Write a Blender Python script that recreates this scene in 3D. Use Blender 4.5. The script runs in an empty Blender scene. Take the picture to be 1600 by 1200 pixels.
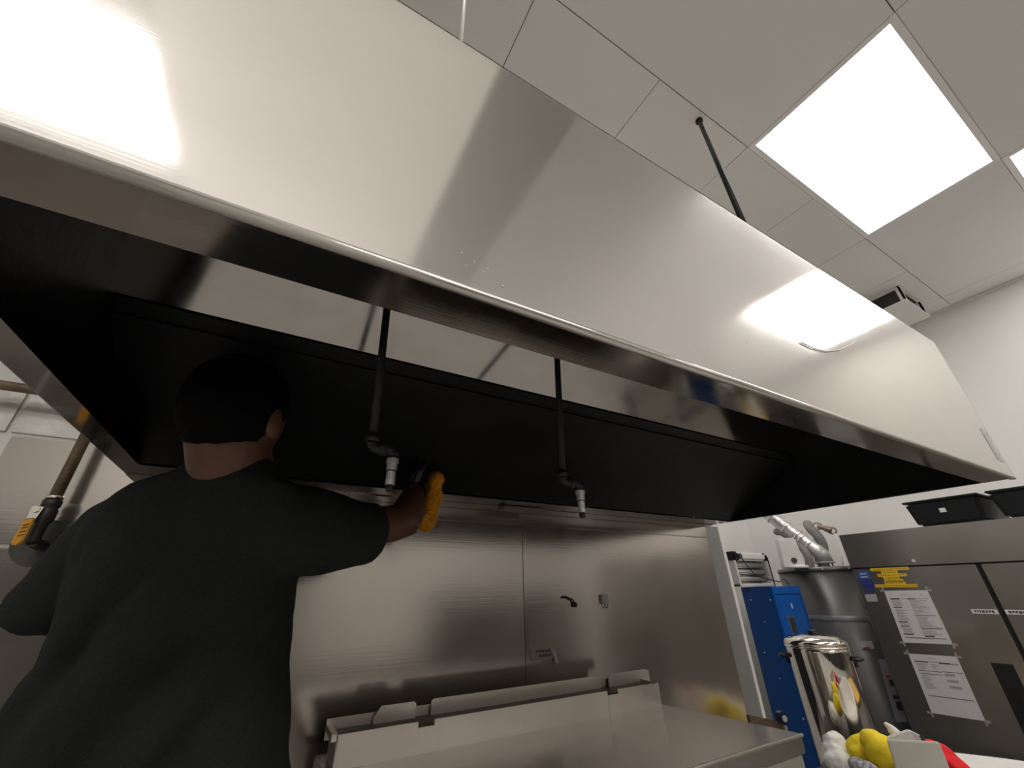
import bpy, bmesh, math, random
from mathutils import Vector, Matrix
random.seed(7)
C = bpy.context.scene
COL = C.collection
Z0 = 1.65                       # camera height above the floor; coordinates below are relative to the camera

# ------------------------------------------------------------------ camera, world, exposure
RX = Vector((0.872901, -0.487664, -0.015125))
RD = Vector((0.212746, 0.408339, -0.887693))
RF = Vector((0.439071, 0.77165, 0.460188))
FPX = 621.83
cam = bpy.data.objects.new('camera', bpy.data.cameras.new('camera'))
COL.objects.link(cam)
cam.data.sensor_width = 36; cam.data.lens = FPX / 1600 * 36; cam.data.clip_start = 0.02
m = Matrix.Identity(4)
for i in range(3):
    m[i][0] = RX[i]; m[i][1] = -RD[i]; m[i][2] = -RF[i]
m[2][3] = Z0
cam.matrix_world = m
C.camera = cam
C.view_settings.view_transform = 'Standard'
C.view_settings.look = 'None'
C.view_settings.gamma = 1
C.view_settings.exposure = 0.12
C.view_settings.use_curve_mapping = False
W = bpy.data.worlds.new('world'); C.world = W; W.use_nodes = True
W.node_tree.nodes['Background'].inputs[0].default_value = (0.5, 0.5, 0.5, 1)
W.node_tree.nodes['Background'].inputs[1].default_value = 0.02
LIGHT_COL = (1.0, 0.968, 0.94)
LIGHT_PWR = 8.0

def ray(x, y): return RX * ((x - 800) / FPX) + RD * ((y - 600) / FPX) + RF
def onX(x, y, v): d = ray(x, y); return d * (v / d.x)
def onY(x, y, v): d = ray(x, y); return d * (v / d.y)
def onZ(x, y, v): d = ray(x, y); return d * (v / d.z)
def P(x, y, c): return ray(x, y) * c

# ------------------------------------------------------------------ materials
MATS = {}
def mat(name, col, rough=0.6, metal=0.0, nscale=None, namt=0.0, nstretch=(1, 1, 1), bump=0.0, bscale=None,
        bstretch=(1, 1, 1), rvar=0.0, spec=None, emit=None, coat=0.0, col2=None, dual=None, trans=None):
    if name in MATS: return MATS[name]
    M = bpy.data.materials.new(name); M.use_nodes = True
    nt = M.node_tree; b = nt.nodes['Principled BSDF']
    b.inputs['Base Color'].default_value = (*col, 1); b.inputs['Roughness'].default_value = rough
    b.inputs['Metallic'].default_value = metal
    if spec is not None: b.inputs['Specular IOR Level'].default_value = spec
    if coat: b.inputs['Coat Weight'].default_value = coat
    if emit:
        b.inputs['Emission Color'].default_value = (*emit[0], 1); b.inputs['Emission Strength'].default_value = emit[1]
    if trans: b.inputs['Transmission Weight'].default_value = trans
    tc = None
    def coords(st):
        nonlocal tc
        if tc is None: tc = nt.nodes.new('ShaderNodeTexCoord')
        mp = nt.nodes.new('ShaderNodeMapping'); nt.links.new(tc.outputs['Object'], mp.inputs[0])
        mp.inputs['Scale'].default_value = st
        return mp.outputs[0]
    if nscale:
        n = nt.nodes.new('ShaderNodeTexNoise'); n.inputs['Scale'].default_value = nscale
        n.inputs['Detail'].default_value = 5; n.inputs['Roughness'].default_value = 0.6
        nt.links.new(coords(nstretch), n.inputs['Vector'])
        r = nt.nodes.new('ShaderNodeValToRGB')
        r.color_ramp.elements[0].position = 0.3; r.color_ramp.elements[1].position = 0.7
        c2 = col2 if col2 else tuple(max(0, v * (1 - namt)) for v in col)
        r.color_ramp.elements[0].color = (*c2, 1)
        r.color_ramp.elements[1].color = (*[min(1, v * (1 + (0 if col2 else namt))) for v in col], 1)
        nt.links.new(n.outputs['Fac'], r.inputs[0]); nt.links.new(r.outputs[0], b.inputs['Base Color'])
        if rvar:
            mr = nt.nodes.new('ShaderNodeMapRange'); mr.inputs['To Min'].default_value = max(0.02, rough - rvar)
            mr.inputs['To Max'].default_value = rough + rvar
            mr.inputs['From Min'].default_value = 0.3; mr.inputs['From Max'].default_value = 0.7
            nt.links.new(n.outputs['Fac'], mr.inputs[0]); nt.links.new(mr.outputs[0], b.inputs['Roughness'])
    if bump:
        n2 = nt.nodes.new('ShaderNodeTexNoise'); n2.inputs['Scale'].default_value = bscale; n2.inputs['Detail'].default_value = 3
        nt.links.new(coords(bstretch), n2.inputs['Vector'])
        bp = nt.nodes.new('ShaderNodeBump'); bp.inputs['Strength'].default_value = bump; bp.inputs['Distance'].default_value = 0.01
        nt.links.new(n2.outputs['Fac'], bp.inputs['Height']); nt.links.new(bp.outputs[0], b.inputs['Normal'])
    if dual:        # a second, broader lobe for hazy scuffed steel: (roughness, share)
        b2 = nt.nodes.new('ShaderNodeBsdfPrincipled'); b2.inputs['Metallic'].default_value = metal
        b2.inputs['Base Color'].default_value = (*col, 1); b2.inputs['Roughness'].default_value = dual[0]
        for nm in ('Base Color', 'Normal'):
            if b.inputs[nm].links: nt.links.new(b.inputs[nm].links[0].from_socket, b2.inputs[nm])
        mx = nt.nodes.new('ShaderNodeMixShader'); mx.inputs[0].default_value = dual[1]
        nt.links.new(b.outputs[0], mx.inputs[1]); nt.links.new(b2.outputs[0], mx.inputs[2])
        nt.links.new(mx.outputs[0], nt.nodes['Material Output'].inputs[0])
    MATS[name] = M
    return M

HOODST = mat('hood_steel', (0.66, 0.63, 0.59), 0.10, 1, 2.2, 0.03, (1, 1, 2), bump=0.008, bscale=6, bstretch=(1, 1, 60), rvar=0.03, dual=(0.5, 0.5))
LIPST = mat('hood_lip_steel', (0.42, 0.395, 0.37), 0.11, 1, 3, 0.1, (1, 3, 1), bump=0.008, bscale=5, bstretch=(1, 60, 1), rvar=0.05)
WALLST = mat('wall_panel_steel', (0.54, 0.50, 0.465), 0.16, 1, 2.0, 0.1, (1, 1, 1.5), bump=0.012, bscale=3, bstretch=(1, 1, 60), rvar=0.04, dual=(0.42, 0.16))
GALV = mat('galvanised_sheet', (0.50, 0.48, 0.45), 0.45, 0.8, 9, 0.16, bump=0.15, bscale=25)
OVENST = mat('oven_steel', (0.76, 0.71, 0.65), 0.36, 1, 5, 0.07, dual=(.5, .4))
OVENTOP = mat('oven_top_steel', (0.50, 0.47, 0.44), 0.2, 1, 4, 0.1, coat=0)
FRIDGEST = mat('fridge_steel', (0.46, 0.44, 0.41), 0.25, 1, 3, 0.07, dual=(0.45, 0.4))
CHROME = mat('polished_steel', (0.78, 0.74, 0.68), 0.06, 1, 3, 0.04, bump=0.015, bscale=7)
LINING = mat('soot_black_lining', (0.010, 0.0105, 0.011), 0.45, 0, 6, 0.4, bump=0.12, bscale=40, spec=0.25)  # near-black, used for all linings inside the hood
WHITEP = mat('white_wall_paint', (0.80, 0.78, 0.745), 0.75, 0, 1.5, 0.02, bump=0.05, bscale=120)
TILE = mat('ceiling_tile_white', (0.80, 0.79, 0.77), 0.8, 0, 1.2, 0.03, bump=0.03, bscale=150)
GRID = mat('ceiling_grid_grey', (0.20, 0.195, 0.19), 0.7)
TEE = mat('ceiling_tee_white', (0.74, 0.73, 0.71), 0.6)
FLOORM = mat('floor_quarry_tile', (0.58, 0.56, 0.53), 0.5, 0, 4, 0.1)
GROUT = mat('floor_grout', (0.3, 0.29, 0.28), 0.9)
DIFF = mat('light_diffuser', (0.9, 0.9, 0.9), 0.5, emit=(LIGHT_COL, LIGHT_PWR))
LFRAME = mat('light_frame_white', (0.85, 0.84, 0.82), 0.5)
BLACKPIPE = mat('black_iron_pipe', (0.012, 0.012, 0.013), 0.5, 0.2, 30, 0.3)
FITTING = mat('malleable_iron_fitting', (0.03, 0.029, 0.027), 0.5, 0.4, 40, 0.3)
NOZ = mat('nickel_nozzle', (0.62, 0.61, 0.60), 0.3, 0.6)
RUSTPIPE = mat('aged_gas_pipe', (0.20, 0.145, 0.095), 0.5, 0.6, 18, 0.35)
DARKIRON = mat('dark_valve_iron', (0.05, 0.045, 0.04), 0.5, 0.5, 30, 0.3)
YGRIP = mat('yellow_lever_grip', (0.80, 0.36, 0.02), 0.5)
RODM = mat('dark_threaded_rod', (0.03, 0.03, 0.032), 0.5, 0.6)
RODW = mat('bright_steel_rod', (0.85, 0.84, 0.82), 0.3, 0.6)
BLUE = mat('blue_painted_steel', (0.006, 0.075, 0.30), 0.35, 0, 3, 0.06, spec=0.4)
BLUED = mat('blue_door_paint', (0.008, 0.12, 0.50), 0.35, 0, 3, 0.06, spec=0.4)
RIVET = mat('bright_rivet', (0.75, 0.75, 0.75), 0.3, 0.8)
HEATERG = mat('water_heater_grey', (0.13, 0.125, 0.12), 0.35, 0.3, 2, 0.1, (4, 4, 1))
BANDG = mat('water_heater_band', (0.42, 0.42, 0.42), 0.4, 0.4, 12, 0.15)
FOIL = mat('foil_duct', (0.75, 0.74, 0.72), 0.32, 0.9, 20, 0.1, bump=0.5, bscale=45)
FOAM = mat('grey_pipe_insulation', (0.20, 0.195, 0.19), 0.8)
BRASS = mat('aged_bronze_valve', (0.32, 0.24, 0.18), 0.4, 0.7)
WPLAST = mat('white_plastic', (0.78, 0.76, 0.72), 0.45)
BPLAST = mat('black_plastic', (0.012, 0.013, 0.015), 0.4)
DGREY = mat('dark_grey_plastic', (0.05, 0.05, 0.05), 0.45)
TUBM = mat('black_tote_plastic', (0.010, 0.011, 0.014), 0.38, spec=0.4)
PAPER = mat('white_paper', (0.72, 0.71, 0.73), 0.6)
INK = mat('dark_ink', (0.06, 0.06, 0.065), 0.7)
INKG = mat('grey_ink', (0.38, 0.38, 0.40), 0.7)
TAPE = mat('clear_tape', (0.45, 0.43, 0.41), 0.35, 0.3)
YTAPE = mat('yellow_label', (0.85, 0.58, 0.03), 0.5)
YINK = mat('label_brown_ink', (0.45, 0.27, 0.02), 0.6)
BSTICK = mat('blue_sticker', (0.03, 0.13, 0.48), 0.35)
BSTICK2 = mat('dark_blue_sticker', (0.03, 0.05, 0.26), 0.35)
GREYLBL = mat('grey_label', (0.45, 0.45, 0.46), 0.5)
REDINK = mat('red_print', (0.55, 0.05, 0.04), 0.5)
SHIRT = mat('charcoal_shirt_cotton', (0.021, 0.0245, 0.0235), 0.9, 0, 300, 0.25, bump=0.35, bscale=420, spec=0.2)
SKIN = mat('tan_skin', (0.17, 0.074, 0.039), 0.5, 0, 14, 0.14, col2=(0.10, 0.04, 0.023))
HAIRM = mat('black_hair', (0.004, 0.0035, 0.0035), 0.8, bump=0.3, bscale=180, spec=0.1)
TROUS = mat('dark_trousers', (0.018, 0.019, 0.024), 0.9)
SHOEM = mat('black_shoe', (0.01, 0.01, 0.01), 0.5)
GLOVE = mat('black_glove_rubber', (0.007, 0.007, 0.008), 0.32)
OCLOTH = mat('orange_terry', (0.78, 0.32, 0.01), 0.9, 0, 60, 0.25, bump=0.8, bscale=140)
YCLOTH = mat('yellow_cloth', (0.95, 0.72, 0.025), 0.85, 0, 9, 0.06, bump=0.3, bscale=200)
WCLOTH = mat('white_cloth', (0.84, 0.82, 0.78), 0.85, 0, 7, 0.07, bump=0.25, bscale=120)
RCLOTH = mat('red_cloth', (0.80, 0.01, 0.018), 0.8, 0, 8, 0.12, bump=0.3, bscale=150)
BCLOTH = mat('blue_patterned_cloth', (0.70, 0.70, 0.70), 0.85, 0, 55, 0, col2=(0.005, 0.015, 0.07))
CREAM = mat('cream_board', (0.74, 0.70, 0.62), 0.6, 0, 3, 0.05)
EYEW = mat('eye_white', (0.7, 0.68, 0.65), 0.3)

# ------------------------------------------------------------------ mesh builder
class MB:
    def __init__(s): s.v = []; s.f = []; s.smooth = []
    def add(s, vs, fs, smooth=False):
        o = len(s.v); s.v += [Vector(v) for v in vs]
        s.f += [tuple(i + o for i in f) for f in fs]; s.smooth += [smooth] * len(fs)
        return s
    def box(s, x0, x1, y0, y1, z0, z1):
        vs = [(x, y, z) for z in (z0, z1) for y in (y0, y1) for x in (x0, x1)]
        return s.add(vs, [(0, 2, 3, 1), (4, 5, 7, 6), (0, 1, 5, 4), (2, 6, 7, 3), (0, 4, 6, 2), (1, 3, 7, 5)])
    def hexa(s, a, b):      # two matching quads a,b (4 points each)
        return s.add(list(a) + list(b), [(3, 2, 1, 0), (4, 5, 6, 7), (0, 1, 5, 4), (1, 2, 6, 5), (2, 3, 7, 6), (3, 0, 4, 7)])
    def slab(s, pts, n):    # polygon pts thickened along vector n
        k = len(pts); n = Vector(n); pts = [Vector(p) for p in pts]
        vs = pts + [p + n for p in pts]
        fs = [tuple(range(k))[::-1], tuple(range(k, 2 * k))] + [(i, (i + 1) % k, (i + 1) % k + k, i + k) for i in range(k)]
        return s.add(vs, fs)
    def tube(s, path, rad, n=14, caps=True, smooth=True):
        path = [Vector(p) for p in path]
        if not hasattr(rad, '__len__'): rad = [rad] * len(path)
        up = None; rings = []
        for i, p in enumerate(path):
            t = (path[min(i + 1, len(path) - 1)] - path[max(i - 1, 0)]).normalized()
            if up is None:
                up = Vector((0, 0, 1)) if abs(t.z) < 0.9 else Vector((1, 0, 0))
            a = (up - t * up.dot(t)).normalized(); bb = t.cross(a); up = a
            rings.append([p + (a * math.cos(2 * math.pi * k / n) + bb * math.sin(2 * math.pi * k / n)) * rad[i] for k in range(n)])
        return s.loft(rings, caps, smooth)
    def loft(s, rings, caps=True, smooth=True):
        n = len(rings[0]); vs = [p for r in rings for p in r]; fs = []
        for i in range(len(rings) - 1):
            for k in range(n):
                fs.append((i * n + k, i * n + (k + 1) % n, (i + 1) * n + (k + 1) % n, (i + 1) * n + k))
        s.add(vs, fs, smooth)
        if caps:
            s.add(rings[0], [tuple(range(n))[::-1]]); s.add(rings[-1], [tuple(range(n))])
        return s
    def lathe(s, prof, c=(0, 0, 0), n=40, smooth=True):     # prof: list of (r,z)
        c = Vector(c)
        rings = [[c + Vector((r * math.cos(2 * math.pi * k / n), r * math.sin(2 * math.pi * k / n), z)) for k in range(n)] for r, z in prof]
        return s.loft(rings, True, smooth)
    def disc(s, c, nrm, r, th, n=24):
        c = Vector(c); nrm = Vector(nrm).normalized()
        return s.tube([c, c + nrm * th], r, n, True, False)
    def ell(s, c, rx, ry, rz, ax=None, n=20, mrings=12):
        c = Vector(c); ax = ax or (Vector((1, 0, 0)), Vector((0, 1, 0)), Vector((0, 0, 1)))
        rings = []
        for i in range(mrings + 1):
            t = math.pi * i / mrings; t = min(max(t, 0.02), math.pi - 0.02)
            rings.append([c + ax[0] * (rx * math.sin(t) * math.cos(2 * math.pi * k / n)) + ax[1] * (ry * math.sin(t) * math.sin(2 * math.pi * k / n)) - ax[2] * (rz * math.cos(t)) for k in range(n)])
        return s.loft(rings)
    def mesh(s, name, mats, bevel=0.0, weld=True):
        me = bpy.data.meshes.new(name)
        cx = [min(v[i] for v in s.v) * .5 + max(v[i] for v in s.v) * .5 for i in range(3)]
        ctr = Vector(cx)
        me.from_pydata([tuple(v - ctr) for v in s.v], [], s.f)
        me.polygons.foreach_set('use_smooth', s.smooth)
        bm = bmesh.new(); bm.from_mesh(me)
        if weld: bmesh.ops.remove_doubles(bm, verts=bm.verts, dist=1e-5)
        bmesh.ops.recalc_face_normals(bm, faces=bm.faces)
        if bevel:
            bmesh.ops.bevel(bm, geom=[e for e in bm.edges if e.is_manifold and e.calc_face_angle(0) > 0.6], offset=bevel, segments=2, affect='EDGES', clamp_overlap=True)
        bm.to_mesh(me); bm.free()
        me.materials.append(mats)
        return me, ctr

def place(me, ctr, name, parent=None):
    o = bpy.data.objects.new(name, me); COL.objects.link(o)
    if parent is not None:
        o.parent = parent; o.location = ctr - wloc(parent)
    else: o.location = ctr
    return o
def wloc(o):
    v = Vector(o.location)
    while o.parent: o = o.parent; v += o.location
    return v
def obj(name, mb, material, parent=None, bevel=0.0, weld=True):
    me, c = mb.mesh(name, material, bevel, weld)
    return place(me, c, name, parent)
def tag(o, label, cat, group=None):
    o['label'] = label; o['category'] = cat
    if group: o['group'] = group
    return o
def thing(name, loc, label, cat, group=None):
    o = bpy.data.objects.new(name, None); COL.objects.link(o); o.location = loc; o.empty_display_size = 0.05
    return tag(o, label, cat, group)
def struct(name, mb, material, parent=None, bevel=0):
    o = obj(name, mb, material, parent, bevel); o['kind'] = 'structure'
    return o
def dup(root, delta):
    def cp(o, par):
        c = o.copy(); COL.objects.link(c)
        if par: c.parent = par
        for ch in list(o.children): cp(ch, c)
        return c
    r = cp(root, None); r.location = root.location + Vector(delta)
    return r
def arc(c, a, b, r, n=6):   # quarter bend from c+a*r to c+b*r ... centre c, unit vectors
    c = Vector(c); a = Vector(a); b = Vector(b)
    return [c + a * r * math.cos(math.pi / 2 * i / n) + b * r * math.sin(math.pi / 2 * i / n) for i in range(n + 1)]

FL = -Z0
HC = 1.97           # ceiling above the camera
# ------------------------------------------------------------------ room shell
XL, XR, YN, YB, YR = -3.2, 4.36, -3.4, 1.5, 2.66
flo = struct('floor', MB().box(XL, XR, YN, YR, FL - 0.1, FL - 0.006), GROUT)
tm = None
for i in range(18):
    for j in range(14):
        x0, y0 = XL + i * 0.42, YN + j * 0.434
        if tm is None: tm = MB().box(x0 + .004, x0 + .416, y0 + .004, y0 + .430, FL - 0.006, FL).mesh('floor_tile', FLOORM)
        o = place(tm[0], tm[1] + Vector((i * 0.42, j * 0.434, 0)), 'floor_tile', flo)
cei = struct('ceiling', MB().box(XL, XR, YN, YR, HC + 0.012, HC + 0.1), GRID)
gx = [-1.682, -1.05, -0.418, 0.214, 0.847, 1.474, 2.10]
gy = [-1.596, -1.289, -0.982, -0.675, -0.368, -0.062, 0.245]
gxs = [-1.62] + [gx[0] + 0] + gx[1:] + [XR / HC]
gxs = sorted(set([XL / HC] + gx + [XR / HC]))
gys = sorted(set([YN / HC] + gy))
LIGHTS = [(0.847, 1.474, -0.062, 0.245), (1.474, 2.10, -0.368, -0.062), (-1.05, -0.418, -0.675, -0.368), (-1.05, -0.418, -1.289, -0.982), (0.847, 1.474, -1.289, -0.982), (-0.418, 0.214, -1.289, -0.982)]  # last three panels are unseen, added to brighten ceiling and hood
ALCOVE_FILL = (2.72, 3.92, 1.72, 2.30)  # unseen light added to brighten the recess and its white walls
def is_light(a, b, c, d): return any(abs(a - L[0]) < .02 and abs(c - L[2]) < .02 for L in LIGHTS)
tcache = {}
def tile(a, b, c, d, nm='ceiling_tile', mt=TILE):
    g = 0.0018
    key = (round(b - a, 3), round(d - c, 3))
    if key not in tcache:
        tcache[key] = MB().box(a + g, b - g, c + g, d - g, HC, HC + 0.012).mesh(nm, mt)
    return place(tcache[key][0], Vector(((a + b) / 2, (c + d) / 2, HC + 0.006)), nm, cei)
for i in range(len(gxs) - 1):
    for j in range(len(gys) - 1):
        if not is_light(gxs[i], 0, gys[j], 0): tile(gxs[i] * HC, gxs[i + 1] * HC, gys[j] * HC, gys[j + 1] * HC)
xs2 = sorted(set([XL / HC] + [v for k in range(len(gx)) for v in ([gx[k], (gx[k] + gx[k + 1]) / 2] if k + 1 < len(gx) else [gx[k]])] + [XR / HC]))
for i in range(len(xs2) - 1):
    tile(xs2[i] * HC, xs2[i + 1] * HC, 0.245 * HC, 0.392 * HC)
    if xs2[i] * HC > 2.1: tile(xs2[i] * HC, xs2[i + 1] * HC, 0.392 * HC, 0.80 * HC); tile(xs2[i] * HC, xs2[i + 1] * HC, 0.80 * HC, YR)
    else: tile(xs2[i] * HC, xs2[i + 1] * HC, 0.392 * HC, YB)
tr = struct('trim_1', MB().box(XR - 0.035, XR, YN, YR, HC - 0.012, HC - 0.001), TEE)

WT = 0.12
wb = struct('wall_back', MB().box(XL, 2.185, YB, YB + WT, FL, HC), WHITEP)
struct('wall_alcove', MB().box(2.185, XR, YR, YR + .1, FL, HC), WHITEP)
struct('wall_right', MB().box(XR, XR + .1, YN, YR + .1, FL, HC), WHITEP)
struct('wall_left', MB().box(XL - .1, XL, YN, YB + WT, FL, HC), WHITEP)
struct('wall_near', MB().box(XL - .1, XR + .1, YN - .1, YN, FL, HC), WHITEP)
struct('trim_2', MB().box(2.168, 2.192, YB - 0.004, YB + WT + .003, FL, 0.6), WPLAST, None, 0.002)
struct('trim_3', MB().box(2.060, 2.166, YB - 0.003, YB, FL, 0.30), mat('grey_wall_face', (0.22, 0.217, 0.21), 0.7))  # the wall face's shade is put into this darker grey
struct('baseboard_right', MB().box(XR - .012, XR, YN, YR, FL, FL + .1), DGREY)
# stainless and galvanised sheets fixed to the back wall
def sheet(x0, x1, z0, z1, m=WALLST, y=0.006):
    o = obj('steel_panel', MB().box(x0, x1, YB - y, YB, z0, z1), m, wb, 0.0012); return o
sheet(-0.655, 0.892, -0.62, 0.378); sheet(-0.655, 0.892, FL + .1, -0.632)
sheet(0.897, 2.055, FL + .1, 0.30)
sheet(-1.9, -0.662, FL + .1, 0.105)
for (a, b) in ((-1.8, -0.672), (-0.662, 0.3)): sheet(a, b, 0.388, 0.50, GALV, 0.005)
for z in (0.40, 0.44, 0.485):
    obj('screw', MB().disc((-0.69, YB - .005, z), (0, -1, 0), 0.006, 0.004, 12), GALV, wb)
obj('seam_strip', MB().box(-0.700, -0.672, YB - .008, YB - .004, 0.388, 0.50), GALV, wb)
obj('seam_strip', MB().box(-0.655, -0.50, YB - .009, YB - .005, 0.108, 0.116), GALV, wb)
obj('seam_strip', MB().box(0.886, 0.903, YB - .009, YB - .005, FL + .1, 0.30), WALLST, wb)
obj('flashing_strip', MB().box(-0.36, 2.05, YB - .016, YB - .006, 0.238, 0.285), WALLST, wb, .002)

# opposite side of the kitchen, behind the camera: cabinets added to darken steel reflections
DKC = mat('dark_cabinet', (0.06, 0.053, 0.047), 0.5); DKD = mat('dark_cabinet_door', (0.06, 0.053, 0.047), 0.45)
for i, (x, wd, hh) in enumerate(((-3.1, 1.65, 2.25), (-1.4, 1.65, 2.25), (0.6, 1.5, .88), (2.2, 2.05, 1.62))):
    t = thing('counter_cabinet' if hh < 1 else 'storage_cabinet', (x + wd / 2, YN + .35, FL), ['tall dark storage cabinet against the near wall, in the left corner', 'tall dark storage cabinet against the near wall, next to the counter cabinets', 'low dark counter cabinet against the near wall, between the taller cabinets', 'mid-height storage cabinet against the near wall, nearest the right wall'][i], 'cabinet', 'cabinets behind the camera')
    obj('body', MB().box(x, x + wd, YN + .005, YN + .68, FL + .1, FL + hh), DKC, t, .004)
    if hh < 1: obj('worktop', MB().box(x - .01, x + wd + .01, YN + .005, YN + .71, FL + hh, FL + hh + .04), OVENST, t, .004)
    obj('plinth', MB().box(x + .05, x + wd - .05, YN + .03, YN + .6, FL, FL + .1), DGREY, t)
    for q in (0, 1):
        d = obj('door', MB().box(x + .02 + q * wd * .495, x - .02 + wd * .5 + q * wd * .495, YN + .68, YN + .70, FL + .13, FL + hh - .02), DKD, t, .003)
        obj('handle', MB().tube([(x + wd * (.46 + q * .08), YN + .70, FL + hh * .5), (x + wd * (.46 + q * .08), YN + .73, FL + hh * .5), (x + wd * (.46 + q * .08), YN + .73, FL + hh * .62), (x + wd * (.46 + q * .08), YN + .70, FL + hh * .62)], .008, 8), CHROME, d)
t = thing('return_grille', (.215 * HC + .2, -1.0, HC), 'long dark grey air return grille in the ceiling, seen only mirrored in the hood front', 'grille')  # added to make the dark band in the hood front's reflection
obj('backing', MB().box(.43, .82, -2.2, -.13, HC - .006, HC - .001), mat('grille_grey', (0.12, 0.12, 0.125), 0.6), t)
gm = MB()
for i in range(34): gm.box(.44, .81, -2.17 + i * .06, -2.17 + i * .06 + .012, HC - .018, HC - .006)
obj('slats', gm, mat('grille_slat', (0.25, 0.25, 0.26), 0.5), t)['kind'] = 'stuff'
# ------------------------------------------------------------------ ceiling lights
lab = ['ceiling light panel beside the dark hanging rod, wholly in view', 'ceiling light panel cut off by the right edge of the picture',
       None, None, None, None]
for k, L in enumerate(LIGHTS):
    x0, x1, y0, y1 = [v * HC for v in L]
    l = lab[k] or ['ceiling light panel reflected at the left end of the hood front', 'ceiling light panel far behind the camera at the left', 'ceiling light panel far behind the camera at the right', 'ceiling light panel far behind the camera, middle of its row'][k - 2]
    t = thing('ceiling_light', ((x0 + x1) / 2, (y0 + y1) / 2, HC), l, 'light', 'flat ceiling light panels')
    f = 0.026
    fr = MB().box(x0, x1, y0, y0 + f, HC - .002, HC + .01).box(x0, x1, y1 - f, y1, HC - .002, HC + .01).box(x0, x0 + f, y0 + f, y1 - f, HC - .002, HC + .01).box(x1 - f, x1, y0 + f, y1 - f, HC - .002, HC + .01)
    obj('frame', fr, LFRAME, t)
    obj('diffuser', MB().box(x0 + f, x1 - f, y0 + f, y1 - f, HC + .001, HC + .008), DIFF, t)

t = thing('luminous_panel', (-.1 * HC, -.5 * HC, HC), 'long dim warm ceiling panel, mirrored left of the grille in the hood front', 'light')  # added glowing panel, brightens the left half of the hood front
obj('lens', MB().box(-.415 * HC, .205 * HC, -.98 * HC, -.066 * HC, HC - .010, HC - .004), mat('warm_lens', (0.85, 0.82, 0.76), 0.5, emit=((1.0, .945, .875), 0.42)), t)
for (a_, b_, c_, d_) in ((-.418, .212, -.984, -.980), (-.418, .212, -.066, -.062), (-.418, -.415, -.98, -.066), (.205, .212, -.98, -.066)):
    obj('frame_bar', MB().box(a_ * HC, b_ * HC, c_ * HC, d_ * HC, HC - .014, HC - .001), LFRAME, t)
x0, x1, y0, y1 = ALCOVE_FILL
t = thing('ceiling_light', ((x0 + x1) / 2, (y0 + y1) / 2, HC), 'ceiling light panel over the water heater, hidden behind the hood', 'light', 'flat ceiling light panels')  # added fill, lights the recess from behind the hood
f = .026
obj('frame', MB().box(x0, x1, y0, y0 + f, HC - .018, HC - .002).box(x0, x1, y1 - f, y1, HC - .018, HC - .002).box(x0, x0 + f, y0 + f, y1 - f, HC - .018, HC - .002).box(x1 - f, x1, y0 + f, y1 - f, HC - .018, HC - .002), LFRAME, t)
obj('diffuser', MB().box(x0 + f, x1 - f, y0 + f, y1 - f, HC - .014, HC - .004), mat('dim_diffuser', (0.9, 0.9, 0.9), 0.5, emit=(LIGHT_COL, LIGHT_PWR * .72)), t)

# ------------------------------------------------------------------ exhaust hood
HZ, HT, HF, HX0, HX1 = 0.289, 0.797, 0.313, -0.376, 1.985
hood = thing('exhaust_hood', ((HX0 + HX1) / 2, YB, HZ), 'long stainless steel kitchen exhaust hood with a black sooty inside, filling the picture', 'exhaust hood')
hp = MB()
hp.box(HX0, HX1, HF, HF + .004, HZ, HT)
obj('front_panel', hp, HOODST, hood, 0.001)
obj('front_hem', MB().tube([(HX0, HF + .004, HZ + .001), (HX1, HF + .004, HZ + .001)], 0.0065, 12), HOODST, hood)
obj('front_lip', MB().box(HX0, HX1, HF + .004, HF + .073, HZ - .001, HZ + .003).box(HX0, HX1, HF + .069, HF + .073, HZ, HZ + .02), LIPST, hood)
obj('end_panel', MB().box(HX0 - .004, HX0, HF, YB - .008, HZ, HT), HOODST, hood, .001)
obj('end_panel', MB().box(HX1, HX1 + .004, HF, YB - .008, HZ, HT), HOODST, hood, .001)
obj('corner_bead', MB().box(HX1 + .005, HX1 + .034, HF + .004, HF + .020, HZ, HT - .05), HOODST, hood, .003)
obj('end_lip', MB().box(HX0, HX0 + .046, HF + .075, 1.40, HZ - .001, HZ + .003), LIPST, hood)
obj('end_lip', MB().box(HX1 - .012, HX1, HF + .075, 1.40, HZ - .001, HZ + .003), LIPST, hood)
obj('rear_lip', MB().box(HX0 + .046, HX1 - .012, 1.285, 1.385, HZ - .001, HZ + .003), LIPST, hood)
obj('rear_gutter', MB().box(HX0, HX1, 1.39, YB - .018, HZ - .004, HZ + .003), WALLST, hood)
obj('top_panel', MB().box(HX0, HX1, HF + .004, YB - .008, HT - .004, HT), HOODST, hood)
th = 0.004
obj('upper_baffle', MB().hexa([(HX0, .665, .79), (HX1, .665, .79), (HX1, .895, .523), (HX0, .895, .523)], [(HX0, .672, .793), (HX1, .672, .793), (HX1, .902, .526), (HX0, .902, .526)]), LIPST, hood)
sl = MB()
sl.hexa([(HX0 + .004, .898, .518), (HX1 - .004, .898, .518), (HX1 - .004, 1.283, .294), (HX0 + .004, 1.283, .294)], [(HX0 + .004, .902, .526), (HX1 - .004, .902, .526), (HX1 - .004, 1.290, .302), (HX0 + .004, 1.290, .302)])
obj('rear_lining', sl, LINING, hood)
obj('lining_rail', MB().hexa([(HX0 + .004, .925, .494), (HX1 - .004, .925, .494), (HX1 - .004, .94, .485), (HX0 + .004, .94, .485)], [(HX0 + .004, .93, .500), (HX1 - .004, .93, .500), (HX1 - .004, .945, .491), (HX0 + .004, .945, .491)]), LINING, hood)
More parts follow.
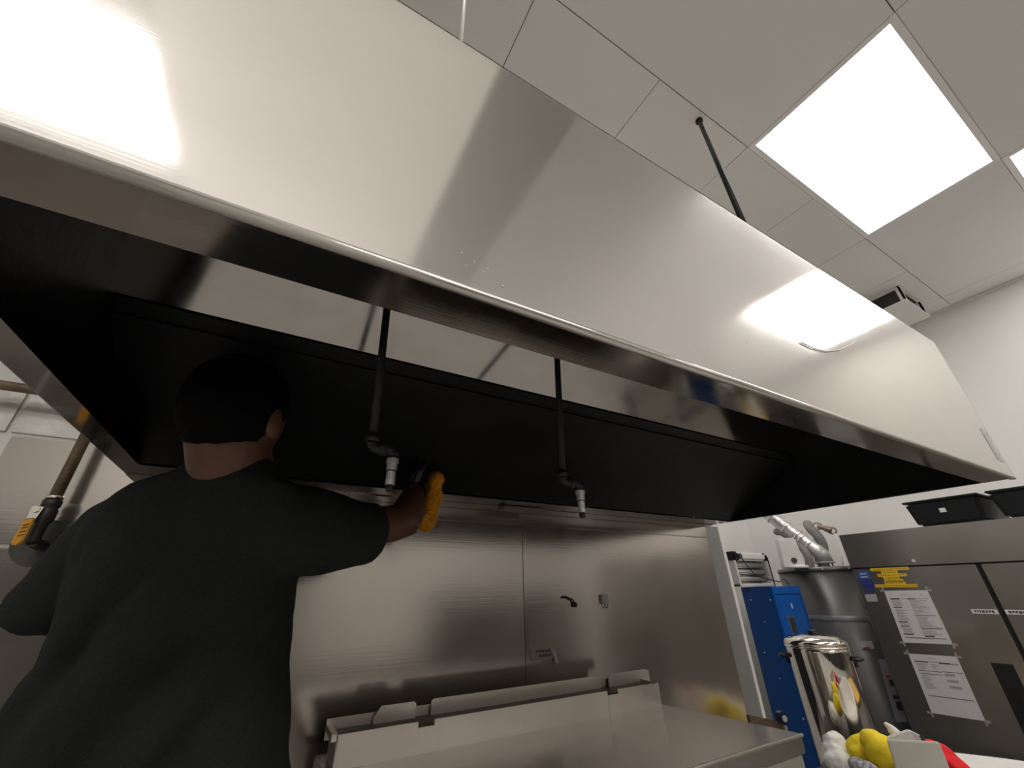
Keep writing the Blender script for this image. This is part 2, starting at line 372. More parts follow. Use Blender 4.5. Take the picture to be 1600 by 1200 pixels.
obj('end_lining', MB().slab([(HX0 + .001, HF + .08, HZ + .004), (HX0 + .001, 1.285, HZ + .004), (HX0 + .001, .9, .52), (HX0 + .001, .66, .79), (HX0 + .001, HF + .08, .79)], (.002, 0, 0)), LINING, hood)
obj('end_lining', MB().slab([(HX1 - .003, HF + .08, HZ + .004), (HX1 - .003, 1.285, HZ + .004), (HX1 - .003, .9, .52), (HX1 - .003, .66, .79), (HX1 - .003, HF + .08, .79)], (.002, 0, 0)), LINING, hood)
obj('front_lining', MB().box(HX0 + .004, HX1 - .004, HF + .006, HF + .009, HZ + .02, .79), LINING, hood)
obj('roof_lining', MB().box(HX0 + .004, HX1 - .004, HF + .010, .66, .785, .79), LINING, hood)
# grease cup hook under the rear gutter, sticker, caulk drip
g0 = onY(780, 800, 1.40); g1 = onY(842, 806, 1.40)
obj('gutter_clip', MB().box(g0.x, g1.x, 1.36, 1.42, HZ - .016, HZ - .004), WALLST, hood, .003)
sm = MB()
sx0 = 1.905
obj('sticker', MB().box(sx0, sx0 + .055, HF - .0012, HF - .0002, .335, .44), mat('faded_sticker', (0.62, 0.60, 0.57), 0.5, 0.2, 40, 0.2), hood)
for r in range(6):
    for q in range(3):
        if random.random() < .8: sm.box(sx0 + .006 + q * .015, sx0 + .006 + q * .015 + random.uniform(.006, .012), HF - .0018, HF - .0012, .345 + r * .015, .352 + r * .015)
obj('sticker_print', sm, mat('worn_white_print', (0.8, 0.79, 0.77), 0.5), hood)['kind'] = 'stuff'
# caulk thread hanging near the reflected light
cp = [onY(x, y, HF - .002) for x, y in ((1252, 535), (1270, 544), (1290, 549), (1312, 547), (1330, 538), (1336, 534))]
tag(obj('loose_thread', MB().tube(cp, 0.0012, 6), WPLAST), 'thin pale curved thread stuck on the hood front under the reflected light', 'thread')
# droplets and specks of grease on the front sheet
dm = MB()
for x, y in ((722, 395), (741, 408), (762, 420), (786, 447), (755, 424), (728, 415), (720, 446), (784, 446), (376, 325), (1180, 408), (1178, 400), (1165, 388), (1085, 540), (1168, 535)):
    p = onY(x, y, HF - .001); dm.ell(p, .0011, .0006, .0013, None, 8, 5)
obj('grease_specks', dm, mat('grease_drop', (0.75, 0.72, 0.66), 0.25), hood)['kind'] = 'stuff'

# ------------------------------------------------------------------ fire suppression drops
def drop(pt, pb, pn, label):
    # pt top pixel, pb elbow pixel, pn nozzle end pixel
    YP = 0.70
    b = onY(*pb, YP); top = onY(*pt, YP); n = onY(*pn, YP)
    t = thing('suppression_pipe', (b.x, YP, 0.78), label, 'pipe', 'black suppression pipes under the hood')
    obj('pipe', MB().tube([(top.x, YP, 0.783), (top.x, YP, top.z), b], 0.0075, 16), BLACKPIPE, t)
    d = (n - b); d.z = 0; L = d.length; d.normalize()
    e = MB(); r = 0.0105; dn = Vector((0, 0, -1))
    path = arc(b + d * r, -d, dn, r) + arc(b + d * (L - r) + dn * (2 * r), Vector((0, 0, 1)), d, r)
    e.tube(path, 0.0095, 14)
    obj('elbow', e, FITTING, t)
    cl = MB()
    cl.tube([b + Vector((0, 0, .012)), b + Vector((0, 0, -.001))], 0.0118, 16)
    mid = b + d * (L * .5) + dn * r
    cl.tube([mid - d * .006, mid + d * .006], 0.0118, 16)
    obj('collar', cl, FITTING, t)
    nt = b + d * L + dn * (2.5 * r)
    q = MB()
    zz = n.z
    h = nt.z - zz
    prof = [(.0075, 0), (.0075, h * .12), (.0105, h * .13), (.0105, h * .3), (.0098, h * .31), (.0098, h * .56), (.0085, h * .57), (.0085, h * .6), (.0112, h * .61), (.0112, h * .85), (.0135, h * .86), (.0135, h)]
    q.lathe([(r_ * .8, z_) for r_, z_ in prof], (nt.x, nt.y, zz), 16, False)
    obj('nozzle', q, NOZ, t)
    obj('ring', MB().lathe([(.0076, zz + h * .575), (.0082, zz + h * .58), (.0082, zz + h * .60), (.0076, zz + h * .605)], (nt.x, nt.y, 0), 16), BLACKPIPE, t)
    obj('tip', MB().lathe([(.0058, zz - .004), (.0064, zz), (.0064, zz + h * .12)], (nt.x, nt.y, 0), 16), FITTING, t)
drop((606, 470), (582, 690), (608, 764), 'black suppression pipe with a bright nozzle beside the gloved hand')
drop((870, 550), (879, 745), (910, 806), 'black suppression pipe with a bright nozzle in the middle, clear of the person')

# ------------------------------------------------------------------ hanger rods above the hood
a = onZ(1092, 188, HC); b0 = onY(1160, 345, 0.40)
b1 = a + (b0 - a) * 1.06
t = thing('hanger_rod', a, 'dark threaded rod running from the ceiling down behind the hood top', 'rod')
obj('rod', MB().tube([a, b1], 0.0085, 10), RODM, t)
obj('ceiling_plate', MB().disc(a - Vector((0, 0, .001)), (0, 0, -1), 0.016, 0.012, 16), RODM, t)
w0 = onY(720, 66, 0.345); w1 = Vector((w0.x, w0.y, HC))
t = thing('hanger_rod', w1, 'bright thin rod above the hood near the top of the picture', 'rod')
obj('rod', MB().tube([w1, (w0.x, w0.y, HT)], 0.0033, 10), RODW, t)
obj('nut', MB().disc((w0.x, w0.y, HT + .02), (0, 0, 1), 0.008, 0.01, 6), RODM, t)

# ------------------------------------------------------------------ ceiling vent
vx0, vx1, vy0, vy1 = 3.66, 4.05, 0.585, 0.975
t = thing('ceiling_vent', ((vx0 + vx1) / 2, (vy0 + vy1) / 2, HC), 'white box vent hanging from the ceiling near the right wall with dark side openings', 'vent')
obj('throat', MB().box(vx0 + .02, vx1 - .02, vy0 + .02, vy1 - .02, HC - .006, HC - .001), BPLAST, t)
obj('face_plate', MB().box(vx0 - .01, vx1 + .03, vy0 - .003, vy1 + .01, HC - .135, HC - .122), WPLAST, t, .003)
for (x, y) in ((vx0, vy0), (vx1 - .03, vy0), (vx0, vy1 - .03), (vx1 - .03, vy1 - .03)):
    obj('corner_post', MB().box(x, x + .03, y, y + .012, HC - .122, HC - .004).box(x, x + .012, y, y + .03, HC - .122, HC - .004), WPLAST, t)
fr = MB().box(vx0 - .01, vx1 + .01, vy0 - .01, vy0 + .012, HC - .012, HC - .001).box(vx0 - .01, vx1 + .01, vy1 - .012, vy1 + .01, HC - .012, HC - .001).box(vx0 - .01, vx0 + .012, vy0, vy1, HC - .012, HC - .001).box(vx1 - .012, vx1 + .01, vy0, vy1, HC - .012, HC - .001)
obj('rim', fr, WPLAST, t)

# ------------------------------------------------------------------ gas pipe with lever valve
YG = 1.43
k = YG / 1.5
vtop = onY(140, 660, YG); vb = onY(86, 788, YG)
gxp = (vtop.x + vb.x) / 2
t = thing('gas_pipe', (gxp, YG, 0.12), 'brown gas pipe with a yellow lever valve on the wall left of the hood', 'pipe')
hz = 0.512 * k
path = [(-1.7, YG, hz), (gxp - .05, YG, hz)] + arc((gxp - .03, YG, hz - .03), (0, 0, 1), (1, 0, 0), .03)[1:] + [(gxp, YG, 0.235 * k)]
obj('pipe', MB().tube(path, 0.0125, 14), RUSTPIPE, t)
vbd = MB().lathe([(.014, .225), (.018, .222), (.018, .208), (.015, .204), (.018, .198), (.018, .175), (.012, .165), (.012, .13), (.011, .125)], (gxp, YG, -.008), 14)
vbd.tube([(gxp, YG, .120), (gxp, YG + .02, .116), (gxp, YB - .006, .116)], .012, 12)
obj('valve_body', vbd, DARKIRON, t)
obj('collar', MB().lathe([(.0165, .222), (.0165, .229)], (gxp, YG, -.004), 16), CHROME, t)
obj('escutcheon', MB().disc((gxp * .5 - .252, YB - .007, .122), (0, -1, 0), .054, .004, 36), mat('worn_disc', (0.09, 0.085, 0.075), 0.35, 0.6, 14, 0.4), t, .001)
lv = MB(); lx = gxp - .014; ly = YG - .024
lv.slab([(lx - .008, ly, .195), (lx + .012, ly, .195), (lx + .008, ly, .168), (lx - .008, ly, .163)], (0, .003, 0))
lv.disc((lx, ly - .004, .188), (0, 1, 0), .0075, .02, 12)
lever = obj('lever', lv, CHROME, t)
gp = [(lx - .010, ly - .002, .166), (lx + .007, ly - .002, .170), (lx + .006, ly - .002, .118), (lx - .001, ly - .002, .107), (lx - .012, ly - .002, .111)]
obj('grip', MB().slab(gp, (0, .008, 0)), YGRIP, lever, .002)
mk = MB()
for z in (.150, .144, .135, .127): mk.slab([(lx - .006, ly - .0032, z), (lx + .003, ly - .0032, z + .004), (lx + .003, ly - .0032, z + .006), (lx - .006, ly - .0032, z + .0025)], (0, .001, 0))
obj('grip_marks', mk, INK, lever)['kind'] = 'stuff'

# ------------------------------------------------------------------ small things on the back wall
p = onY(878, 934, YB - .01); q = onY(897, 943, YB - .01)
t = thing('wall_hook', q, 'small dark bent hook on the steel wall under the hood', 'hook')
obj('stem', MB().tube([(p.x, YB - .009, p.z), (p.x + .012, YB - .014, p.z + .004), (q.x - .01, YB - .016, q.z + .014), q + Vector((0, -.004, 0))], .0035, 8), DARKIRON, t)
obj('knob', MB().ell(q + Vector((.002, -.004, -.004)), .010, .008, .010, None, 12, 8), DARKIRON, t)
p = onY(938, 929, YB - .01); q = onY(950, 943, YB - .01)
t = thing('wall_clip', ((p.x + q.x) / 2, YB - .01, q.z), 'small pale square clip with a wire ring on the steel wall', 'clip')
obj('block', MB().box(p.x, q.x, YB - .018, YB - .006, q.z, p.z), GREYLBL, t, .002)
ring = [Vector(((p.x + q.x) / 2 + .004 + .009 * math.cos(u), YB - .014, q.z - .007 + .009 * math.sin(u))) for u in [i * math.pi / 8 for i in range(17)]]
obj('ring', MB().tube(ring, .0015, 6), DARKIRON, t)
p = onY(829, 1015, YB - .009); q = onY(865, 1029, YB - .009)
t = thing('wall_label', ((p.x + q.x) / 2, YB - .008, q.z), 'small worn label with dark print and a peeling end on the steel wall', 'label')
obj('strip', MB().box(p.x, q.x, YB - .0085, YB - .006, q.z, p.z), mat('worn_label', (0.33, 0.31, 0.28), 0.5), t)
pr = MB(); x = p.x + .02
for row in range(2):
    x = p.x + .025 + row * .012
    while x < q.x - .02:
        w = random.uniform(.006, .014); pr.box(x, x + w, YB - .0095, YB - .0085, p.z - .012 - row * .014, p.z - .004 - row * .014); x += w + .004
obj('print', pr, INK, t)['kind'] = 'stuff'
obj('peeled_end', MB().slab([(q.x - .01, YB - .010, p.z), (q.x + .006, YB - .012, p.z), (q.x + .014, YB - .02, q.z - .014), (q.x + .004, YB - .02, q.z - .016)], (0, .001, 0)), GREYLBL, t)

# ------------------------------------------------------------------ oven with rear box
YO = 1.25
c_fr = onZ(1245, 1144, -0.345); c_fl = onZ(1095, 1200, -0.345)
ofx0, ofx1 = 0.205, c_fr.x
ofy = (c_fr.y + c_fl.y) / 2
bxr = onY(1036, 1101, YO); bxl = 0.214
zt_b = -0.362
t = thing('oven', ((ofx0 + ofx1) / 2, ofy + .2, FL), 'stainless steel oven with a raised notched box along its back, bottom of the picture', 'oven')
bx1 = onY(1166, 1128, YO).x
obj('top_plate', MB().hexa([(ofx0, ofy, -0.385), (ofx1, ofy, -0.385), (bxr.x + .006, 1.40, -0.385), (ofx0, 1.40, -0.385)], [(ofx0, ofy, -0.345), (ofx1, ofy, -0.345), (bxr.x + .006, 1.40, zt_b), (ofx0, 1.40, zt_b)]), OVENTOP, t, .003)
bd = MB().hexa([(ofx0 + .01, ofy + .006, FL + .15), (ofx1 - .01, ofy + .006, FL + .15), (bxr.x - .01, 1.39, FL + .15), (ofx0 + .01, 1.39, FL + .15)], [(ofx0 + .01, ofy + .006, -0.385), (ofx1 - .01, ofy + .006, -0.385), (bxr.x - .01, 1.39, -0.385), (ofx0 + .01, 1.39, -0.385)])
obj('body', bd, OVENST, t, .003)
obj('front_edge', MB().tube([(ofx0, ofy - .001, -0.348), (ofx1, ofy - .001, -0.348)], .004, 8), OVENST, t)
door = obj('door', MB().box(ofx0 + .06, ofx1 - .25, ofy - .03, ofy, FL + .35, -0.5), OVENST, t, .006)
obj('handle', MB().tube([(ofx0 + .12, ofy - .03, -.56), (ofx0 + .12, ofy - .07, -.56), (ofx1 - .31, ofy - .07, -.56), (ofx1 - .31, ofy - .03, -.56)], .011, 10), CHROME, door)
for (x, y) in ((ofx0 + .06, ofy + .06), (bxr.x - .07, ofy + .06), (ofx0 + .06, 1.34), (bxr.x - .07, 1.34)):
    obj('leg', MB().lathe([(.03, FL), (.02, FL + .02), (.022, FL + .15)], (x, y, 0), 12), CHROME, t)
def ht(x, y): return onY(x, y, YO)
ztl = ht(527, 1148); ztr = ht(1029, 1067)
zbox = (ztl.z + ztr.z) / 2
bm_ = MB()
# front plate with two notches, back strip, ends and tabs
def bxpx(px): return onY(px, 1140 - .165 * (px - 520), YO).x
n1a, n1b = bxpx(655), bxpx(680); n2a, n2b = bxpx(948), bxpx(964)
X0b, X1b = ztl.x, ztr.x
for a_, b_ in ((X0b, n1a), (n1b, n2a), (n2b, X1b)): bm_.box(a_, b_, YO, YO + .004, zt_b - .005, zbox)
bm_.box(n1a, n1b, YO, YO + .004, zt_b - .005, zbox - .012).box(n2a, n2b, YO, YO + .004, zt_b - .005, zbox - .012)
bm_.box(X0b, X0b + .004, YO, YO + .10, zt_b - .005, zbox).box(X1b - .004, X1b, YO, YO + .10, zt_b - .005, zbox)
bm_.box(X0b - .012, X0b, YO + .0, YO + .11, zbox - .012, zbox + .002)
obj('rear_box', bm_, OVENST, t, .001)
obj('box_lid', MB().box(X0b, X1b, YO + .012, YO + .10, zbox - .014, zbox - .010), mat('oven_recess_dark', (0.11, 0.09, 0.075), 0.5, 0.6, 8, 0.3), t)
obj('back_strip', MB().box(X0b - .012, X1b - .02, YO + .098, YO + .102, zbox - .03, zbox + .012), OVENST, t)
def tab(pxa, pxb, h, sl0=0.0, sl1=0.0, yy=YO + .085):
    xa = onY(pxa, 1100, yy).x; xb = onY(pxb, 1080, yy).x
    return MB().slab([(xa, yy, zbox - .012), (xb, yy, zbox - .012), (xb, yy, zbox + h * .8), (xb - .006 - sl1, yy, zbox + h), (xa + .006 + sl0, yy, zbox + h), (xa, yy, zbox + h * .8 - (sl0 > 0) * h * .7)], (0, .003, 0))
obj('tab', tab(586, 652, .026, .012), OVENST, t)
obj('tab', tab(674, 940, .026), OVENST, t)
obj('tab', tab(955, 1018, .026, 0, .01), OVENST, t)
# side bracket with a round blue knob
sb = onZ(1168, 1119, -0.40)
t2 = thing('valve_bracket', (ofx1 + .1, 1.10, -.45), 'small brown bracket with a dark blue round knob at the oven corner', 'valve')
yb = 1.16
A = onY(1170, 1117, yb); B = onY(1222, 1128, yb); 
obj('bracket', MB().slab([A, B, B - Vector((0, 0, .05)), A - Vector((0, 0, .05))], (0, .01, 0)), RUSTPIPE, t2)
kc = onY(1226, 1122, yb - .03)
obj('post', MB().box(B.x - .012, B.x + .006, yb - .012, yb, B.z - .12, B.z + .014), GALV, t2, .002)
kn = MB().disc(kc + Vector((0, .018, 0)), (-.3, -.95, 0), .020, .022, 18)
ko = obj('knob', kn, mat('dark_blue_knob', (0.012, 0.018, 0.06), 0.3), t2, .003)
obj('knob_face', MB().disc(kc + Vector((-.0066, -.0035, 0)), (-.3, -.95, 0), .010, .002, 16), GREYLBL, ko)
obj('screw', MB().ell(onY(1219, 1117, yb - .02), .006, .006, .006, None, 10, 6), CHROME, t2)

# ------------------------------------------------------------------ refrigerator
FX = 3.5
t = thing('refrigerator', (FX + .4, .83, FL), 'tall two-door stainless steel refrigerator with papers taped to it, right side', 'refrigerator')
fy1 = 1.492; fy0 = 0.17; ft = 0.312; fh = 0.100; seam = 0.868
obj('cabinet', MB().box(FX + .05, 4.33, fy0, fy1, FL + .14, ft - .005), FRIDGEST, t, .004)
obj('header', MB().box(FX, FX + .05, fy0, fy1, fh, ft), FRIDGEST, t, .003)
obj('gasket', MB().box(FX + .03, FX + .05, fy0 + .01, fy1 - .01, FL + .16, fh), BPLAST, t)
for (a_, b_) in ((seam + .011, fy1 - .004), (fy0 + .004, seam - .011)):
    d = obj('door', MB().box(FX, FX + .045, a_, b_, FL + .16, fh - .008), FRIDGEST, t, .004)
    if a_ > seam:
        obj('handle', MB().box(FX - .001, FX + .001, .925, 1.008, -0.95, -0.383).box(FX - .0015, FX + .001, .925, .93, -0.95, -.383), BPLAST, d)
    else:
        obj('handle', MB().box(FX - .001, FX + .001, .735, .818, -0.95, -0.383), BPLAST, d)
for yy in (.25, 1.4):
    for xx in (3.58, 4.2): obj('caster', MB().disc((xx, yy - .02, FL + .05), (0, 1, 0), .05, .035, 16).box(xx - .02, xx + .02, yy - .028, yy + .02, FL + .06, FL + .14), DGREY, t)
t2 = thing('refrigerator', (FX + .4, -.54, FL), 'second steel refrigerator, plain and without papers, just outside the right edge of the picture', 'refrigerator')  # unseen refrigerator added to darken the steel wall's reflection
gy1, gy0 = .155, -1.17
obj('cabinet', MB().box(FX + .05, 4.33, gy0, gy1, FL + .14, ft - .005), FRIDGEST, t2, .004)
obj('header', MB().box(FX, FX + .05, gy0, gy1, fh, ft), FRIDGEST, t2, .003)
for (a_, b_) in ((-.495, gy1 - .004), (gy0 + .004, -.515)):
    d = obj('door', MB().box(FX, FX + .045, a_, b_, FL + .16, fh - .008), FRIDGEST, t2, .004)
    hy_ = a_ + .06 if a_ > -.6 else b_ - .13
    obj('handle', MB().box(FX - .001, FX + .001, hy_, hy_ + .08, -.95, -.383), BPLAST, d)
for yy in (-1.1, .08):
    for xx in (3.58, 4.2): obj('caster', MB().disc((xx, yy - .02, FL + .05), (0, 1, 0), .05, .035, 16).box(xx - .02, xx + .02, yy - .028, yy + .02, FL + .06, FL + .14), DGREY, t2)
sc = onX(1428, 876, FX)
obj('lock', MB().disc(sc, (-1, 0, 0), .010, .006, 14), CHROME, t)

def on_fridge(px, py, off=.0): v = onX(px, py, FX); return Vector((FX - off, v.y, v.z))
def paper(corners, label, rows):
    cs = [on_fridge(*c, .0006) for c in corners]      # tl, tr, br, bl
    t = thing('taped_document', (FX - .001, sum(c.y for c in cs) / 4, min(c.z for c in cs)), label, 'paper', 'printed forms taped to the fridge')
    obj('sheet', MB().slab(cs, (-.0008, 0, 0)), PAPER, t)
    def uv(u, v): return (cs[0] * (1 - u) + cs[1] * u) * (1 - v) + (cs[3] * (1 - u) + cs[2] * u) * v
    for mm, nm in ((INK, 'heading_bar'), (INKG, 'print')):
        mb = MB()
        for (u0, u1, v0, v1, kind) in rows:
            if (kind == 0) != (mm is INK): continue
            mb.slab([uv(u0, v0) + Vector((-.0009, 0, 0)), uv(u1, v0) + Vector((-.0009, 0, 0)), uv(u1, v1) + Vector((-.0009, 0, 0)), uv(u0, v1) + Vector((-.0009, 0, 0))], (-.0004, 0, 0))
        obj(nm, mb, mm, t)['kind'] = 'stuff'
    for ci, (dy, dz) in enumerate(((1, 1), (-1, 1), (-1, -1), (1, -1))):
        c = cs[ci] + Vector((-.0012, 0, 0))
        obj('tape', MB().box(c.x - .0005, c.x, c.y - .012 + dy * .008, c.y + .012 + dy * .008, c.z - .006, c.z + .006).box(c.x - .0006, c.x, c.y - .005, c.y + .005, c.z - .01 + dz * .01, c.z + .01 + dz * .01), TAPE, t)
def lines(u0, u1, v0, v1, n, rnd=.5):
    return [(u0, u0 + (u1 - u0) * random.uniform(rnd, 1), v0 + (v1 - v0) * i / n, v0 + (v1 - v0) * (i + .45) / n, 1) for i in range(n)]
r1 = [(.08, .3, .155, .178, 0), (.48, .66, .155, .178, 0), (.32, .94, .16, .17, 1), (.36, .55, .075, .085, 1), (.78, .84, .085, .093, 1),
      (.08, .28, .32, .34, 0), (.08, .28, .6, .622, 0), (.08, .28, .685, .70, 0), (.08, .30, .83, .85, 0), (.52, .72, .855, .88, 0),
      (.50, .94, .48, .49, 0), (.50, .94, .72, .732, 0), (.08, .94, .90, .912, 0)] + lines(.1, .36, .2, .31, 6) + lines(.1, .36, .36, .59, 11) + lines(.1, .36, .64, .68, 2) + lines(.1, .36, .72, .82, 5) + lines(.5, .9, .2, .47, 12, .3) + lines(.5, .9, .51, .71, 9, .5) + lines(.5, .9, .75, .85, 4)
paper(((1381, 923), (1449, 922), (1489, 1007), (1412, 1004)), 'upper taped paper form with dense two-column print on the fridge door', r1)
r2 = [(.08, .36, .12, .14, 0), (.58, .8, .12, .145, 0), (.36, .56, .115, .13, 1), (.8, .96, .12, .15, 1), (.4, .56, .05, .06, 1), (.08, .56, .28, .29, 0), (.58, .97, .27, .28, 0), (.08, .56, .33, .34, 0),
      (.08, .96, .70, .71, 0)] + lines(.1, .34, .16, .27, 5) + lines(.4, .54, .16, .26, 4) + lines(.1, .34, .36, .6, 11) + lines(.6, .9, .3, .6, 3, .3)
paper(((1419, 1021), (1495, 1026), (1540, 1127), (1456, 1114)), 'lower taped paper form with a large blank bottom area on the fridge door', r2)
# yellow label strips
ys = [((1360, 890), (1419, 886)), ((1377, 894), (1402, 892)), ((1371, 899), (1416, 896)), ((1380, 903), (1405, 901)), ((1382, 907), (1411, 905)), ((1382, 911), (1414, 908)), ((1366, 915), (1433, 913))]
t = thing('yellow_labels', on_fridge(1395, 915), 'column of yellow label strips stuck at the fridge door top', 'label')
for (a_, b_) in ys:
    A = on_fridge(*a_, .0004); B = on_fridge(*b_, .0004)
    mz = (A.z + B.z) / 2 - .004; hh = .0085
    s = obj('strip', MB().box(FX - .0012, FX - .0004, B.y, A.y, mz - hh, mz + hh), YTAPE, t, .0003)
    w = MB(); y = A.y - .008
    while y > B.y + .01:
        d = random.uniform(.004, .012); w.box(FX - .0016, FX - .0012, y - d, y, mz - .003, mz + .003); y -= d + .004
    obj('print', w, YINK, s)['kind'] = 'stuff'
t = thing('blue_stickers', on_fridge(1352, 945), 'stack of blue stickers along the left edge of the fridge door', 'sticker')
for (pts, mm) in ((((1339, 893), (1356, 892), (1360, 904), (1343, 905)), BSTICK), (((1341, 907), (1362, 905), (1365, 911), (1344, 912)), BSTICK2), (((1346, 913), (1366, 912), (1368, 917), (1359, 922), (1350, 919)), BSTICK2), (((1350, 924), (1367, 922), (1368, 925), (1351, 926)), BSTICK2), (((1351, 929), (1369, 928), (1372, 940), (1355, 940)), GREYLBL)):
    pp = [on_fridge(*c, .0006) for c in pts]
    s = obj('sticker', MB().slab(pp, (-.0006, 0, 0)), mm, t)
    if mm is not GREYLBL and len(pp) == 4 and mm is BSTICK:
        q = MB()
        for v in (.25, .65):
            u_ = lambda u, v: (pp[0] * (1 - u) + pp[1] * u) * (1 - v) + (pp[3] * (1 - u) + pp[2] * u) * v + Vector((-.0007, 0, 0))
            q.slab([u_(.2, v), u_(.8, v), u_(.8, v + .18), u_(.2, v + .18)], (-.0003, 0, 0))
        obj('print', q, GREYLBL, s)['kind'] = 'stuff'
for (a_, b_, l) in (((1517, 953), (1571, 962), 'white label strip with dark print left of the fridge door gap'), ((1562 + 6, 953), (1640, 964), 'white label strip with dark print right of the fridge door gap')):
    A = on_fridge(*a_); B = on_fridge(*b_)
    if a_[0] > 1550: A.y = seam - .014
    else: B.y = seam + .014
    if a_[0] > 1550: B.y = A.y - .13
    t = thing('door_label', (FX - .001, (A.y + B.y) / 2, B.z), l, 'label', 'white strips on the fridge doors')
    zc = -.143
    obj('strip', MB().box(FX - .001, FX - .0003, B.y, A.y, zc - .011, zc + .011), PAPER, t)
    w = MB(); y = A.y - .012
    while y > B.y + .014:
        d = random.uniform(.005, .012); w.box(FX - .0015, FX - .001, y - d, y, zc - random.uniform(.003, .007), zc + .006); y -= d + .003
    obj('print', w, INK, t)['kind'] = 'stuff'

# ------------------------------------------------------------------ black totes on the fridge
def tote(ya, yb_, label, lbl):
    x0, x1, z0, z1 = FX + .04, FX + .56, ft, ft + .155
    t = thing('black_tote', ((x0 + x1) / 2, (ya + yb_) / 2, z0), label, 'tote', 'black totes on the fridge')
    s_ = .022
    bot = [(x0 + s_, yb_ + s_, z0), (x1 - s_, yb_ + s_, z0), (x1 - s_, ya - s_, z0), (x0 + s_, ya - s_, z0)]
    top = [(x0, yb_, z1), (x1, yb_, z1), (x1, ya, z1), (x0, ya, z1)]
    obj('body', MB().hexa(bot, top), TUBM, t, .02)
    obj('rim', MB().box(x0 - .004, x1 + .004, yb_ - .004, ya + .004, z1 - .010, z1 + .002), TUBM, t, .004)
    if lbl:
        w = onX(1473, 797, x0 + .008)
        obj('label', MB().hexa([(x0 + .004, w.y - .014, w.z - .012), (x0 + .004, w.y + .014, w.z - .012), (x0 + .0045, w.y + .014, w.z + .012), (x0 + .0045, w.y - .014, w.z + .012)], [(x0 + .014, w.y - .014, w.z - .012), (x0 + .014, w.y + .014, w.z - .012), (x0 + .014, w.y + .014, w.z + .012), (x0 + .014, w.y - .014, w.z + .012)]), PAPER, t)
tote(1.085, .735, 'black plastic tote with a small white label on top of the fridge, left one', True)
tote(.70, .33, 'black plastic tote at the right edge of the picture on top of the fridge', False)

# ------------------------------------------------------------------ water heater and its pipes
wc = Vector((3.985, 1.862, 0)); wr = .352
t = thing('water_heater', (wc.x, wc.y, FL), 'big dark grey cylindrical water heater between the blue locker and the fridge', 'water heater')
obj('tank', MB().lathe([(wr - .01, FL + .02), (wr, FL + .03), (wr, .095)], wc, 64), HEATERG, t)
obj('lid', MB().lathe([(wr + .004, .095), (wr + .006, .10), (wr + .004, .118), (wr - .02, .124)], wc, 64), mat('water_heater_lid', (0.16, 0.155, 0.15), 0.3, 0.4), t)
obj('foot', MB().lathe([(wr - .03, FL), (wr - .03, FL + .025)], wc, 40), DGREY, t)
for zz in (-.215, -.9): obj('band', MB().lathe([(wr + .001, zz - .017), (wr + .002, zz - .016), (wr + .002, zz + .016), (wr + .001, zz + .017)], wc, 64), BANDG, t)
for ang in (200, 226, 245): obj('screw', MB().ell((wc.x + (wr + .006) * math.cos(math.radians(ang)), wc.y + (wr + .006) * math.sin(math.radians(ang)), .105), .006, .006, .006, None, 8, 6), RIVET, t)
def on_tank(px, py, rr=None):
    d = ray(px, py); rr = rr or wr + .002
    a_ = d.x ** 2 + d.y ** 2; b_ = -2 * (d.x * wc.x + d.y * wc.y); c_ = wc.x ** 2 + wc.y ** 2 - rr ** 2
    disc = b_ * b_ - 4 * a_ * c_
    if disc < 0: return None
    s = (-b_ - math.sqrt(disc)) / (2 * a_); return d * s
def tank_label(pts, mm, nm='label', rr=None):
    pp = [on_tank(*c, rr) for c in pts]
    if any(x is None for x in pp): return None
    nrm = Vector((sum(x.x for x in pp) / len(pp) - wc.x, sum(x.y for x in pp) / len(pp) - wc.y, 0)).normalized()
    return obj(nm, MB().slab(pp, nrm * .003), mm, t)
tank_label(((1342, 1003), (1362, 1001), (1366, 1014), (1345, 1014)), PAPER)
tank_label(((1348, 1012), (1357, 1010), (1360, 1013), (1350, 1014)), REDINK, 'red_print', wr + .006)
tank_label(((1341, 927), (1350, 925), (1359, 945), (1350, 947)), GREYLBL)
tank_label(((1351, 952), (1356, 952), (1378, 993), (1370, 995)), GREYLBL)
for (pts, mm) in ((((1372, 1030), (1386, 1030), (1400, 1080), (1386, 1080)), GREYLBL), (((1386, 1080), (1400, 1080), (1418, 1128), (1400, 1128)), GREYLBL)): tank_label(pts, mm, 'warning_label')
tank_label(((1384, 1055), (1390, 1055), (1391, 1059), (1385, 1059)), REDINK, 'red_print', wr + .006)
for pts in (((1388, 1062), (1395, 1062), (1398, 1072), (1391, 1072)), ((1394, 1086), (1404, 1086), (1406, 1092), (1396, 1092)), ((1399, 1096), (1408, 1096), (1412, 1110), (1403, 1110))):
    tank_label(pts, INK, 'dark_print', wr + .006)
ztop = .12
# foil duct
def onR(px, py, rng): d = ray(px, py); return d * (rng / math.hypot(d.x, d.y))
RG = 4.25
t3 = thing('foil_duct', onR(1283, 878, RG), 'silvery foil-wrapped vent duct rising from the water heater top', 'duct')
fb = onR(1283, 866, RG); ftp = onR(1196, 800, RG + .05)
n_ = 15
pth = [fb.lerp(ftp, i / n_) for i in range(n_ + 1)]
obj('foil', MB().tube(pth, [.052 + .004 * ((i % 2)) for i in range(n_ + 1)], 16), FOIL, t3)
for i in (3, 5, 6, 9, 13): obj('clamp', MB().tube([fb.lerp(ftp, (i - .25) / n_), fb.lerp(ftp, (i + .25) / n_)], .060, 16), CHROME, t3)
obj('collar', MB().tube([Vector((fb.x + .01, fb.y, ztop + .035)), fb, fb.lerp(ftp, .08)], [.062, .058, .056], 16), BANDG, t3)
hb = Vector((fb.x + .012, fb.y, ztop))
dh = MB()
